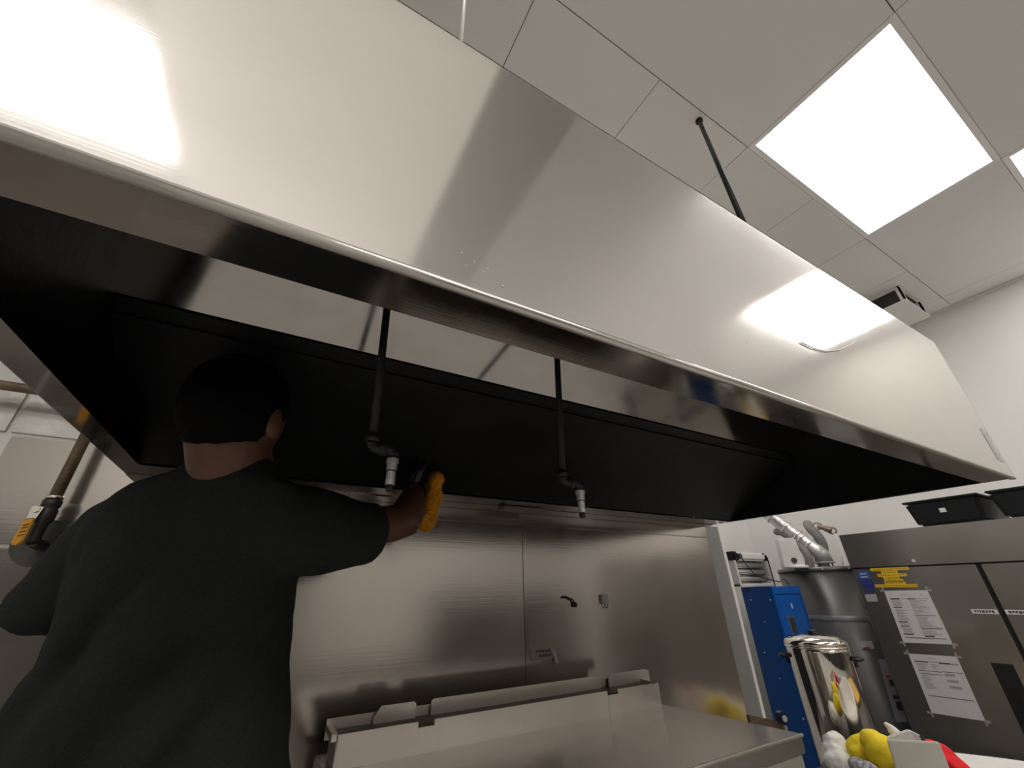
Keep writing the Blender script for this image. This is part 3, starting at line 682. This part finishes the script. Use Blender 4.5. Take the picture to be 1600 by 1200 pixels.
for dx, dy in ((-.05, 0), (.05, 0), (0, -.05), (0, .05)): dh.tube([hb + Vector((dx, dy, 0)), hb + Vector((dx, dy, .045))], .006, 8)
dh.lathe([(.072, .034), (.068, .040), (.062, .046)], hb, 20)
obj('draft_hood', dh, BANDG, t3)
def pipe_px(name, pts, r, mm, label, cat, ends=None):
    pp = [onR(px, py, rg) for px, py, rg in pts]
    sm_ = []
    for i in range(len(pp) - 1):       # Catmull-Rom
        p0, p1, p2, p3 = pp[max(i - 1, 0)], pp[i], pp[i + 1], pp[min(i + 2, len(pp) - 1)]
        for k_ in range(6):
            u = k_ / 6; sm_.append(0.5 * ((2 * p1) + (p2 - p0) * u + (2 * p0 - 5 * p1 + 4 * p2 - p3) * u * u + (3 * p1 - p0 - 3 * p2 + p3) * u ** 3))
    sm_.append(pp[-1])
    o = thing(name, pp[-1], label, cat); obj('tube', MB().tube(sm_, r, 12), mm, o); return o, pp
o, pp = pipe_px('insulated_pipe', ((1214, 831, 4.55), (1222, 832, 4.3), (1245, 848, 4.25), (1262, 868, 4.2), (1266, 889, 4.2)), .030, FOAM, 'grey foam-covered pipe running under the foil duct to the water heater', 'pipe')
o, pp = pipe_px('insulated_pipe', ((1262, 819, 4.6), (1266, 826, 4.45), (1278, 838, 4.4), (1286, 855, 4.4), (1286, 886, 4.4)), .036, FOAM, 'grey foam-covered pipe curving down right of the foil duct', 'pipe')
vv = [onR(1277, 822, 4.42), onR(1300, 829, 4.42)]
t4 = thing('relief_valve', vv[1], 'small bronze valve with ring handles above the water heater', 'valve')
obj('body', MB().tube([vv[0], vv[0].lerp(vv[1], .35), vv[0].lerp(vv[1], .65), vv[1]], [.014, .018, .024, .028], 12), BRASS, t4)
for c_, r_ in ((vv[0], .032), (vv[1], .030)):
    ax1 = Vector((-.45, .85, 0)); ax2 = Vector((0, 0, 1))
    obj('ring', MB().tube([c_ + ax1 * r_ * math.cos(i * math.pi / 10) + ax2 * r_ * .8 * math.sin(i * math.pi / 10) for i in range(21)], .007, 8), BRASS, t4)
cb = [onR(x, y, rg) for x, y, rg in ((1304, 833, 4.4), (1310, 845, 4.4), (1315, 862, 4.38), (1317, 884, 4.36))]
obj('cable', MB().tube(cb, .004, 8), WPLAST, t4)
# white blower box on the heater top
bx = onR(1241, 884, 4.0)
t5 = thing('blower_box', (bx.x, bx.y, ztop), 'white plastic box with a round hole on top of the water heater', 'box')
ax_r = Vector((.60, -.80, 0)).normalized(); ax_f = Vector((.80, .60, 0))
def obox(c, ar, af, w, d, z0, z1, taper=0):
    c = Vector(c)
    q = lambda s, ww: [c - ar * ww + Vector((0, 0, s)), c + ar * ww + Vector((0, 0, s)), c + ar * ww + af * d + Vector((0, 0, s)), c - ar * ww + af * d + Vector((0, 0, s))]
    a_, b_ = q(z0, w), q(z1, w - taper)
    return MB().hexa(a_, b_)
c0 = Vector((bx.x, bx.y, 0))
obj('shell', obox(c0, ax_r, ax_f, .074, .12, ztop, ztop + .215, .012), WPLAST, t5, .008)
obj('port', MB().disc(c0 + ax_r * .01 - ax_f * .002 + Vector((0, 0, ztop + .052)), -ax_f, .020, .004, 20), DGREY, t5)
obj('base', MB().lathe([(.07, ztop - .002), (.065, ztop + .014), (.03, ztop + .022)], c0 + ax_f * .02 + ax_r * .03, 20), WPLAST, t5)

# ------------------------------------------------------------------ blue locker and halogen heater
ly0 = 1.90; lx0 = onY(1206, 918, ly0).x; lx1 = onY(1249, 917, ly0).x; lyb = 0.668 * lx0
lt = -0.004
t = thing('blue_locker', ((lx0 + lx1) / 2, (ly0 + lyb) / 2, FL), 'narrow blue metal locker with riveted side beside the water heater', 'locker')
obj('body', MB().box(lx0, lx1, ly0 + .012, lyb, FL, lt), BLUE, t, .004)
fm = MB(); fw = .022
fm.box(lx0, lx0 + fw, ly0, ly0 + .014, FL, lt).box(lx1 - fw * .6, lx1, ly0, ly0 + .014, FL, lt).box(lx0 + fw, lx1 - fw * .6, ly0, ly0 + .014, lt - .05, lt).box(lx0 + fw, lx1 - fw * .6, ly0, ly0 + .014, FL, FL + .08)
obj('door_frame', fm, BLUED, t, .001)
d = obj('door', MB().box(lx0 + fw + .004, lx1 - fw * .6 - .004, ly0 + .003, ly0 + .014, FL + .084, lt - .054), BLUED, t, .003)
h0 = onY(1231, 962, ly0); h1 = onY(1252, 992, ly0)
hw = .022
obj('handle', MB().box(h0.x - .004, h0.x + .066, ly0 - .004, ly0 + .006, h0.z - .20, h0.z), CHROME, d, .004)
obj('handle_recess', MB().box(h0.x + .012, h0.x + .050, ly0 - .006, ly0 - .003, h0.z - .19, h0.z - .014), DGREY, d)
hs = onY(1238, 947, ly0)
obj('worn_patch', MB().ell((hs.x, ly0 + .003, hs.z), .010, .002, .017, None, 10, 6), PAPER, d)
for zz in (-.03, -.36, -.70, -1.05):
    for yy in (ly0 + .035, lyb - .06):
        obj('rivet', MB().ell((lx0 - .001, yy, zz - .06), .003, .0055, .0055, None, 8, 6), RIVET, t)
    for yy in (ly0 + .12,): obj('rivet', MB().ell((lx0 - .001, yy, zz - .20), .003, .004, .004, None, 8, 6), RIVET, t)
for xx in (lx0 + .03, lx0 + .12, lx0 + .19): obj('rivet', MB().ell((xx, ly0 + .03, lt), .005, .005, .004, None, 8, 6), RIVET, t)
# heater
hy = ly0 + .14
A = onY(1158, 917, hy); B = onY(1212, 917, hy); T = onY(1150, 862, hy)
hw_ = (B.x - A.x)
t = thing('halogen_heater', ((A.x + B.x) / 2, hy + .06, lt), 'white halogen heater with black corners standing on the blue locker', 'heater')
hx0, hx1, hz0, hz1, hd = A.x, B.x, lt + .003, T.z + .0, .17
obj('shell', MB().box(hx0, hx0 + .022, hy, hy + hd, hz0, hz1 - .055).box(hx1 - .015, hx1, hy + .004, hy + hd, hz0, hz1 - .055).box(hx0, hx1, hy + .11, hy + hd, hz0, hz1 - .055).box(hx0, hx1, hy, hy + hd, hz0, hz0 + .02), WPLAST, t, .006)
obj('top_cap', MB().box(hx0 + .05, hx1 - .025, hy - .002, hy + hd, hz1 - .06, hz1), WPLAST, t, .014)
obj('corner_cap', MB().box(hx0 - .004, hx0 + .06, hy - .008, hy + hd + .003, hz1 - .07, hz1 + .003), BPLAST, t, .012)
obj('corner_cap', MB().box(hx1 - .03, hx1 + .004, hy - .005, hy + hd + .003, hz1 - .06, hz1 - .001), BPLAST, t, .018)
obj('side_trim', MB().box(hx1 - .004, hx1 + .004, hy - .003, hy + hd, hz0, hz1 - .03), BPLAST, t, .003)
obj('reflector', MB().box(hx0 + .022, hx1 - .015, hy + .09, hy + .11, hz0 + .02, hz1 - .06), BPLAST, t)
nH = hz1 - .06 - hz0 - .02
for f_ in (.2, .5, .8):
    zc = hz0 + .02 + nH * f_
    obj('heating_tube', MB().tube([(hx0 + .024, hy + .045, zc), (hx1 - .017, hy + .045, zc)], .018, 12), mat('milky_quartz', (0.42, 0.41, 0.39), 0.25, 0.3), t)
wg = MB()
for i in range(13):
    zc = hz0 + .024 + nH * i / 12.5; wg.tube([(hx0 + .02, hy + .004, zc), (hx1 - .014, hy + .004, zc)], .0012, 5)
obj('wire_guard', wg, CHROME, t)['kind'] = 'stuff'
obj('knob', MB().disc((hx0 + .058, hy - .004, hz1 - .03), (0, -1, 0), .018, .018, 16), DGREY, t)
cbl = [Vector((hx0 + .07, hy - .012, hz1 - .04)), Vector((hx0 + .11, hy - .02, hz1 - .10)), Vector((hx0 + .17, hy - .03, hz1 - .17)), Vector((hx1 - .02, hy - .05, hz1 - .21)), Vector((hx1 + .02, hy - .07, hz0 + .05)), Vector((hx1 + .035, hy - .09, hz0 + .003))]
obj('cord', MB().tube(cbl, .0035, 8), BPLAST, t)

# ------------------------------------------------------------------ work table, coffee urn, basket of cloths
TZ = -0.80
t = thing('work_table', (2.5, 1.0, FL), 'dark steel work table under the urn and the basket, just below the picture', 'table')
obj('table_top', MB().box(2.02, 3.38, .30, 1.56, TZ - .04, TZ), mat('dark_table_steel', (0.20, 0.19, 0.18), 0.4, 0.8), t, .004)
for (x, y) in ((2.08, .36), (3.32, .36), (2.08, 1.47), (3.32, 1.47)): obj('leg', MB().tube([(x, y, FL), (x, y, TZ - .04)], .02, 12), CHROME, t)
obj('shelf', MB().box(2.06, 3.34, .34, 1.49, FL + .25, FL + .27), OVENST, t)
t = thing('cutting_board', (3.08, .55, TZ), 'golden wooden cutting board on the work table, mirrored yellow in the steel wall', 'board')  # unseen board added for the yellow reflection in the steel wall
obj('slab', MB().box(2.865, 3.30, .31, .80, TZ, TZ + .03), mat('golden_wood', (0.78, 0.47, 0.10), 0.45, 0, 6, 0.15, (1, 12, 1)), t, .004)
uc = Vector((2.62, 1.404, 0)); ur = .140
t = thing('coffee_urn', (uc.x, uc.y, TZ), 'tall polished steel coffee urn with a domed lid in front of the blue locker', 'urn')
zr = -.2835
obj('body', MB().lathe([(ur * .93, TZ), (ur * .93, TZ + .03), (ur * .97, TZ + .035), (ur, zr - .02), (ur + .002, zr)], uc, 64), CHROME, t)
obj('rim', MB().lathe([(ur + .002, zr - .006), (ur + .006, zr - .003), (ur + .006, zr + .003), (ur + .002, zr + .006)], uc, 64), CHROME, t)
obj('lid', MB().lathe([(ur + .003, zr + .004), (ur + .004, zr + .016), (ur - .004, zr + .030), (ur - .025, zr + .042), (ur * .55, zr + .050), (.03, zr + .054)], uc, 64), CHROME, t)
obj('lid_knob', MB().lathe([(.012, zr + .051), (.014, zr + .055), (.022, zr + .058), (.024, zr + .068), (.018, zr + .072)], uc, 18), BPLAST, t)
for s_ in (-1, 1):
    dr = Vector((.47, -.88, 0)) * s_
    b_ = uc + dr * (ur - .002) + Vector((0, 0, zr - .05)); pr_ = Vector((-dr.y, dr.x, 0))
    obj('handle', MB().tube([b_ + pr_ * .035, b_ + pr_ * .035 + dr * .03, b_ + dr * .042, b_ - pr_ * .035 + dr * .03, b_ - pr_ * .035], .008, 8).box(b_.x - .012, b_.x + .012, b_.y - .012, b_.y + .012, b_.z - .035, b_.z - .012), BPLAST, t)
obj('spigot', MB().tube([uc + Vector((-ur * .9, -.06, TZ + .06)), uc + Vector((-ur - .05, -.10, TZ + .06))], .011, 10), BPLAST, t)

# basket
bz1 = -.632
bc = onZ(1440, 1190, bz1)
def rr_ring(c, ax, ay, wx, wy, z, n=40, e=4.0):
    out = []
    for i in range(n):
        a_ = 2 * math.pi * i / n; ca, sa = math.cos(a_), math.sin(a_)
        out.append(Vector((c.x, c.y, 0)) + ax * (wx * math.copysign(abs(ca) ** (2 / e), ca)) + ay * (wy * math.copysign(abs(sa) ** (2 / e), sa)) + Vector((0, 0, z)))
    return out
bax = Vector((.55, -.835, 0)).normalized(); bay = Vector((.835, .55, 0)).normalized()
bctr = Vector((2.545, .925, 0))
t = thing('plastic_basket', (bctr.x, bctr.y, TZ), 'white plastic basket of cloths in the bottom right corner', 'basket')
mbk = MB()
rings = [rr_ring(bctr, bax, bay, .235, .125, TZ), rr_ring(bctr, bax, bay, .265, .147, bz1 - .012), rr_ring(bctr, bax, bay, .285, .167, bz1 - .010), rr_ring(bctr, bax, bay, .289, .171, bz1 - .022), rr_ring(bctr, bax, bay, .293, .175, bz1 - .022), rr_ring(bctr, bax, bay, .291, .172, bz1 - .002), rr_ring(bctr, bax, bay, .277, .160, bz1), rr_ring(bctr, bax, bay, .259, .143, bz1 - .006), rr_ring(bctr, bax, bay, .231, .121, TZ + .005)]
mbk.loft(rings)
obj('shell', mbk, WPLAST, t)

def remesh(mb, name, material, vox=.006, parent=None, smooth=4, sub=0, disp=None):
    me, c = mb.mesh(name, material, 0, False)
    o = place(me, c, name, None)
    md = o.modifiers.new('r', 'REMESH'); md.mode = 'VOXEL'; md.voxel_size = vox; md.use_smooth_shade = True
    if smooth:
        ms = o.modifiers.new('s', 'SMOOTH'); ms.iterations = smooth; ms.factor = .5
    dg = bpy.context.evaluated_depsgraph_get()
    me2 = bpy.data.meshes.new_from_object(o.evaluated_get(dg))
    me2.name = name
    o.modifiers.clear(); o.data = me2
    for p_ in me2.polygons: p_.use_smooth = True
    if not me2.materials: me2.materials.append(material)
    if disp:
        nn = [v.normal.copy() for v in me2.vertices]
        for v, n in zip(me2.vertices, nn): v.co += n * disp(Vector(v.co) + c)
    if parent is not None:
        o.parent = parent; o.location = c - wloc(parent)
    return o
from mathutils import noise as NZ
def folds(amp, sc, axis=(1, 1, 1)):
    a_ = Vector(axis)
    return lambda p_: amp * (NZ.noise(Vector((p_.x * a_.x, p_.y * a_.y, p_.z * a_.z)) * sc) + .5 * NZ.noise(Vector((p_.x * a_.x, p_.y * a_.y, p_.z * a_.z)) * sc * 2.3))
def bp(px, py, z): return onZ(px, py, z)
def cl(name, blobs, material, label, amp=.008, vox=.005, sc=18):
    mb = MB()
    for (c, rx, ry, rz, axs) in blobs: mb.ell(c, rx, ry, rz, axs, 18, 10)
    o = remesh(mb, name, material, vox, None, 3, 0, folds(amp, sc))
    return tag(o, label, 'cloth')
V3 = Vector
def R3(c): return [c]
AX = (bax, bay, V3((0, 0, 1)))
def tilt(deg, ax=AX):
    q = Matrix.Rotation(math.radians(deg), 3, ax[1]); return tuple(q @ a for a in ax)
cl('yellow_cloth', [(onR(1347, 1172, 2.66), .050, .045, .070, tilt(35)), (onR(1352, 1186, 2.64), .055, .05, .06, tilt(55))], YCLOTH, 'bunched yellow cloth at the left in the basket, nearest the white cloth', .008, sc=13)
cl('yellow_cloth', [(onR(1364, 1160, 2.60), .050, .045, .045, tilt(35)), (onR(1378, 1174, 2.58), .050, .045, .062, tilt(50)), (onR(1392, 1190, 2.56), .04, .04, .05, tilt(50))], YCLOTH, 'folded yellow cloth lying over the other yellow one, nearer the cream board', .008, sc=13)
cl('white_cloth', [(onR(1304, 1160, 2.72), .045, .05, .042, AX), (onR(1306, 1176, 2.70), .05, .05, .05, AX), (onR(1318, 1196, 2.66), .07, .06, .05, AX)], WCLOTH, 'crumpled white cloth hanging over the left edge of the basket', .008)
cl('patterned_cloth', [(onR(1340, 1196, 2.55), .035, .03, .028, AX), (onR(1356, 1204, 2.53), .04, .03, .03, AX)], BCLOTH, 'small blue and white patterned cloth below the yellow cloths', .006)
cl('red_cloth', [(onR(1470, 1178, 2.52), .050, .05, .028, tilt(30)), (onR(1490, 1196, 2.50), .060, .05, .030, tilt(35)), (onR(1478, 1212, 2.50), .07, .05, .05, AX)], RCLOTH, 'bright red cloth in the basket right of the cream board', .008)
cl('white_cloth', [(onR(1396, 1140, 2.66), .012, .012, .032, tilt(-50)), (onR(1404, 1150, 2.66), .02, .018, .035, tilt(-50)), (onR(1410, 1170, 2.66), .024, .024, .06, AX), (onR(1412, 1195, 2.66), .03, .03, .06, AX)], WCLOTH, 'small pale rolled cloth tip sticking up behind the cream board', .002, .004)
def board(pts, rg, th_, name, label, material=CREAM):
    pp = [onR(x, y, r_) for (x, y), r_ in zip(pts, rg)]
    return tag(obj(name, MB().slab(pp, ax_f * th_), material, None, .003), label, 'board')
board(((1386, 1156), (1468, 1160), (1494, 1225), (1408, 1225)), (2.47, 2.45, 2.43, 2.45), .012, 'plastic_board', 'cream rigid board standing in front in the basket')
board(((1386, 1152), (1420, 1140), (1440, 1150), (1450, 1180), (1400, 1180)), (2.56, 2.55, 2.53, 2.52, 2.54), .012, 'plastic_board', 'pale folded board standing behind the cream board in the basket', WCLOTH)
board(((1436, 1148), (1441, 1148), (1449, 1162), (1443, 1162)), (2.50, 2.50, 2.49, 2.49), .006, 'scraper', 'thin dark scraper blade tucked behind the cream board', DGREY)

# ------------------------------------------------------------------ the person
rh = V3((.87, -.493, 0)); fh_ = V3((.493, .87, 0)); UP = V3((0, 0, 1))
def ring_px(xl, xr, y, c, dep, n=36, e=2.5, off=0.0, yr=None):
    a_ = P(xl, y, c); b_ = P(xr, yr if yr else y, c); ctr = (a_ + b_) / 2 + fh_ * off; hv = (b_ - a_) / 2
    out = []
    for i in range(n):
        t_ = 2 * math.pi * i / n; ca, sa = math.cos(t_), math.sin(t_)
        out.append(ctr + hv * math.copysign(abs(ca) ** (2 / e), ca) + fh_ * (dep * math.copysign(abs(sa) ** (2 / e), sa)))
    return out
SH = MB()
tor = [(-70, 452, 1430, .62, .13), (-40, 446, 1300, .66, .13), (-6, 441, 1200, .695, .13), (40, 438, 1110, .72, .125), (88, 441, 1040, .745, .125), (122, 447, 975, .76, .12), (136, 452, 910, .775, .12), (146, 470, 850, .79, .115), (172, 492, 800, .80, .105), (222, 478, 765, .80, .085), (282, 440, 743, .80, .07), (304, 430, 728, .805, .066), (312, 424, 716, .805, .062)]
SH.loft([ring_px(a_, b_, y, c, d) for a_, b_, y, c, d in tor])
def tubep(mb, pts, n=20): mb.tube([P(x, y, c) for x, y, c, r_ in pts], [r_ for *_, r_ in pts], n)
tubep(SH, [(240, 800, .80, .062), (185, 830, .80, .070), (135, 882, .785, .068), (92, 930, .77, .066), (66, 952, .76, .062), (58, 962, .758, .056)])
tubep(SH, [(410, 805, .80, .075), (460, 826, .80, .088), (510, 832, .85, .082), (552, 833, .91, .073), (590, 834, .98, .067), (620, 834, 1.03, .064)])
def shirt_folds(p_):
    # drape folds run diagonally from the right shoulder down to the left hip
    q = V3((p_.dot(rh) + .63, p_.dot(fh_), p_.z))
    u = q.x * .76 - q.z * .65 - .015; v = q.x * .65 + q.z * .76
    low = max(0.12, min(1.0, (.14 - q.z) * 4.0))
    u += .02 * NZ.noise(V3((u * 3, v * 4, 2.0)))
    s_ = 0
    for (u0, w_, a_) in ((-.035, .020, -1.0), (.035, .03, .55), (.10, .022, -.75), (.155, .03, .4), (.20, .018, -.6), (-.10, .025, .3), (-.16, .018, -.5)):
        s_ += a_ * math.exp(-((u - u0) / w_) ** 2)
    edge = max(0.0, min(1.0, (.185 - abs(q.x + .02 + q.z * .12)) / .08))
    return .030 * s_ * low * edge + .006 * NZ.noise(q * 12) * low + .004 * NZ.noise(q * 18) + .0012 * NZ.noise(q * 45)
feet_z = -1.25
pel = P(205, 1330, .68)
per = thing('person', (pel.x, pel.y, feet_z), 'person in a charcoal T-shirt seen from behind, gloved hand raised under the hood', 'person')
shirt = remesh(SH, 'shirt', SHIRT, .006, per, 5, 0, shirt_folds)
def cut_end(o, pt, nrm, rad):        # open a sleeve or hem along a plane
    b_ = bmesh.new(); b_.from_mesh(o.data); off_ = wloc(o); loc = pt - off_
    fs = [f_ for f_ in b_.faces if (f_.calc_center_median() - loc).length < rad]
    es = set(e for f_ in fs for e in f_.edges); vs = set(v for f_ in fs for v in f_.verts)
    bmesh.ops.bisect_plane(b_, geom=list(fs) + list(es) + list(vs), plane_co=loc, plane_no=nrm)
    bmesh.ops.delete(b_, geom=[v for v in b_.verts if (v.co - loc).length < rad + .02 and (v.co - loc).dot(nrm) > 1e-5], context='VERTS')
    b_.to_mesh(o.data); b_.free()
sr = P(572, 833, .945); nr = (P(590, 838, .98) - P(530, 826, .88)).normalized()
cut_end(shirt, sr, nr, .15)
# body: torso core, neck, head, arms, legs in one skin
BO = MB()
hc = P(368, 655, .80)
BO.ell(hc + UP * .015 - fh_ * -.005, .080, .098, .112, (rh, fh_, UP), 24, 16)
BO.ell(hc + fh_ * .035 - UP * .055, .058, .068, .072, (rh, fh_, UP), 20, 12)        # jaw
BO.ell(hc + fh_ * .105 - UP * .02, .014, .018, .028, (rh, fh_, UP), 12, 8)           # nose
BO.ell(hc + fh_ * .092 + UP * .018, .05, .014, .012, (rh, fh_, UP), 14, 8)           # brow
BO.ell(hc + fh_ * .096 - UP * .062, .026, .012, .012, (rh, fh_, UP), 14, 8)          # mouth
nb = P(366, 752, .80)
BO.tube([nb - UP * .05, nb, hc - UP * .03 - fh_ * .012], [.082, .074, .068], 20)
for s_ in (-1, 1):
    e_ = hc + rh * (.083 * s_) - UP * .012
    ax = (rh, (fh_ * .93 + UP * .2).normalized(), (UP * .95 - fh_ * .2).normalized())
    BO.ell(e_ - fh_ * .004, .012, .021, .034, ax, 14, 10)
core = [(50, 400, 1250, .68, .07), (150, 405, 1050, .745, .06), (185, 420, 900, .78, .06), (210, 460, 810, .80, .085), (310, 420, 760, .80, .05)]
BO.loft([ring_px(a_, b_, y, c, d, 24, 2.2) for a_, b_, y, c, d in core])
tubep(BO, [(420, 800, .80, .05), (490, 815, .82, .052), (560, 826, .93, .047), (612, 818, 1.03, .046), (632, 812, 1.06, .047), (640, 795, 1.10, .045), (645, 777, 1.15, .036), (648, 764, 1.18, .030)])
tubep(BO, [(240, 810, .80, .05), (150, 860, .79, .052), (90, 930, .77, .047), (76, 938, .765, .044), (95, 940, .80, .042), (125, 940, .85, .034), (150, 938, .875, .028)])
def limb(mb, pts, rad, n=16): mb.tube(pts, rad, n)
hipc = pel + UP * 0.0
BO.ell(hipc, .17, .13, .14, (rh, fh_, UP), 24, 12)
FEET = []
for s_ in (-1, 1):
    hip = hipc + rh * (.09 * s_) - UP * .03
    ank = V3((hip.x, hip.y, feet_z + .09)) + rh * (.03 * s_)
    knee = hip.lerp(ank, .5) + fh_ * .03
    limb(BO, [hip, hip.lerp(knee, .5), knee, knee.lerp(ank, .35), ank, ank - UP * .05], [.085, .075, .056, .055, .038, .036])
    BO.ell(ank + fh_ * .06 - UP * .055, .042, .12, .033, (rh, fh_, UP), 16, 8)
    FEET.append((hip, knee, ank))
# hands: palm and five fingers
def hand(mb, wrist, d, pn, side, sc=1.0, curl=1.0, grow=0.0):
    # d: pointing direction, pn: palm normal (fingers curl towards it), side: towards thumb
    palm_e = wrist + d * .085 * sc
    for k_ in range(4):
        u = (k_ - 1.5) / 1.5
        b_ = palm_e - side * (u * .034 * sc)
        mb.tube([wrist - side * (u * .015 * sc), wrist.lerp(b_, .5) - side * (u * .012 * sc), b_], [(.016 + grow) * sc, (.015 + grow) * sc, (.0115 + grow) * sc], 10)
        L_ = [.074, .083, .078, .062][k_] * sc
        pts = [b_]; dd = d.copy(); rot = 0
        for j, fr_ in enumerate((.42, .33, .25)):
            rot = math.radians([35, 75, 105][j] * curl)
            dd = d * math.cos(rot) + pn * math.sin(rot)
            pts.append(pts[-1] + dd * L_ * fr_ * 1.15)
        mb.tube(pts, [(.0095 + grow) * sc, (.0092 + grow) * sc, (.0085 + grow) * sc, (.007 + grow) * sc], 10)
    tb = wrist + d * .022 * sc + side * .024 * sc
    mb.tube([wrist + d * .012 * sc, tb, tb + (side * .8 + d * .6).normalized() * .034 * sc + pn * .012 * sc, tb + (side * .5 + d * .9).normalized() * .058 * sc + pn * .032 * sc], [(.016 + grow) * sc, (.014 + grow) * sc, (.0105 + grow) * sc, (.008 + grow) * sc], 10)
wR = P(648, 768, 1.175); camr = RX; camu = -RD
dR = (camu * .55 + RF * .45 - camr * .10).normalized()
pnR = (camr * .95 - camu * .15 + RF * .1).normalized(); pnR = (pnR - dR * pnR.dot(dR)).normalized()
sdR = dR.cross(pnR)
if sdR.dot(camu) < 0 and False: sdR = -sdR
hand(BO, wR, dR, pnR, -sdR, .95, .8)
wL = P(150, 938, .875); dL = (rh * .85 + UP * .1 + fh_ * .1).normalized(); pnL = (-UP - dL * (-UP).dot(dL)).normalized(); sdL = dL.cross(pnL)
hand(BO, wL, dL, pnL, -sdL, .95, .35)
body = remesh(BO, 'body', SKIN, .0055, per, 2)
HR = MB()
HR.ell(hc + UP * .022 - fh_ * .006, .090, .104, .113, (rh, fh_, UP), 28, 20)
hv = []
hair = remesh(HR, 'hair', HAIRM, .006, per, 1, 0, lambda p_: .002 * NZ.noise(p_ * 60))
bm = bmesh.new(); bm.from_mesh(hair.data)
off = wloc(hair)
def cutit(v):
    p_ = v.co + off - hc
    f_ = p_.dot(fh_); z = p_.z
    if f_ < -.01: lim = -.088 + (f_ + .10) * .25
    elif f_ < .03: lim = -.045 + (f_ + .01) * 1.2
    else: lim = .02 + (f_ - .03) * .7
    return z < lim
bmesh.ops.delete(bm, geom=[v for v in bm.verts if cutit(v)], context='VERTS')
bm.to_mesh(hair.data); bm.free()
for s_ in (-1, 1):
    obj('eye', MB().ell(hc + fh_ * .088 + rh * (.027 * s_), .012, .008, .009, (rh, fh_, UP), 12, 8), EYEW, per)
TRO = MB()
TRO.ell(hipc - UP * .01, .19, .15, .16, (rh, fh_, UP), 24, 12)
for hip, knee, ank in FEET: limb(TRO, [hip, hip.lerp(knee, .5), knee, knee.lerp(ank, .5), ank - UP * .02], [.10, .092, .075, .068, .062])
remesh(TRO, 'trousers', TROUS, .010, per, 3)
for hip, knee, ank in FEET:
    s = MB().ell(ank + fh_ * .06 - UP * .047, .05, .145, .042, (rh, fh_, UP), 20, 10)
    bs = V3((ank.x, ank.y, feet_z)) + fh_ * .06
    s.loft([[bs + rh * (.05 * math.cos(a_)) + fh_ * (.145 * math.sin(a_)) + UP * zz for a_ in [2 * math.pi * i / 24 for i in range(24)]] for zz in (0, .03)])
    obj('shoe', s, SHOEM, per)
GL = MB(); hand(GL, wR, dR, pnR, -sdR, .97, .8, .003)
GL.tube([wR - dR * .03, wR - dR * .01, wR + dR * .02], [.036, .037, .035], 18)
remesh(GL, 'glove', GLOVE, .004, per, 2)
# orange cloth in the gloved hand
oc = P(673, 782, 1.235)
OC = MB()
oa = (P(664, 824, 1.22) - P(680, 745, 1.24)).normalized()
ob = (camr - oa * camr.dot(oa)).normalized(); od = oa.cross(ob)
OC.ell(P(681, 752, 1.245), .024, .03, .036, (ob, od, oa), 16, 10).ell(P(677, 775, 1.24), .027, .034, .05, (ob, od, oa), 16, 10).ell(P(669, 808, 1.23), .027, .034, .045, (ob, od, oa), 16, 10)
tag(remesh(OC, 'cleaning_cloth', OCLOTH, .004, None, 2, 0, folds(.006, 40)), 'orange fuzzy cleaning cloth gripped in the gloved hand', 'cloth')
# step stool under the feet
sz = feet_z
fc = V3((pel.x, pel.y, 0)) + fh_ * .05 - rh * .02
t = thing('step_stool', (fc.x, fc.y, FL), 'low grey step stool the person stands on, below the picture', 'stool')
def ob2(c, w, d, z0, z1):
    q = lambda z: [c - rh * w - fh_ * d + UP * z, c + rh * w - fh_ * d + UP * z, c + rh * w + fh_ * d + UP * z, c - rh * w + fh_ * d + UP * z]
    return MB().hexa(q(z0), q(z1))
obj('platform', ob2(fc, .17, .20, sz - .03, sz), DGREY, t, .006)
for a_ in (-1, 1):
    for b_ in (-1, 1):
        c_ = fc + rh * (.14 * a_) + fh_ * (.17 * b_)
        obj('leg', MB().tube([V3((c_.x, c_.y, sz - .03)), V3((c_.x, c_.y, FL)) + rh * (.03 * a_) + fh_ * (.03 * b_)], .014, 10), GALV, t)

# ------------------------------------------------------------------ lift everything from camera-relative to floor-based heights
for o in list(C.objects):
    if o.parent is None and o is not cam: o.location.z += Z0
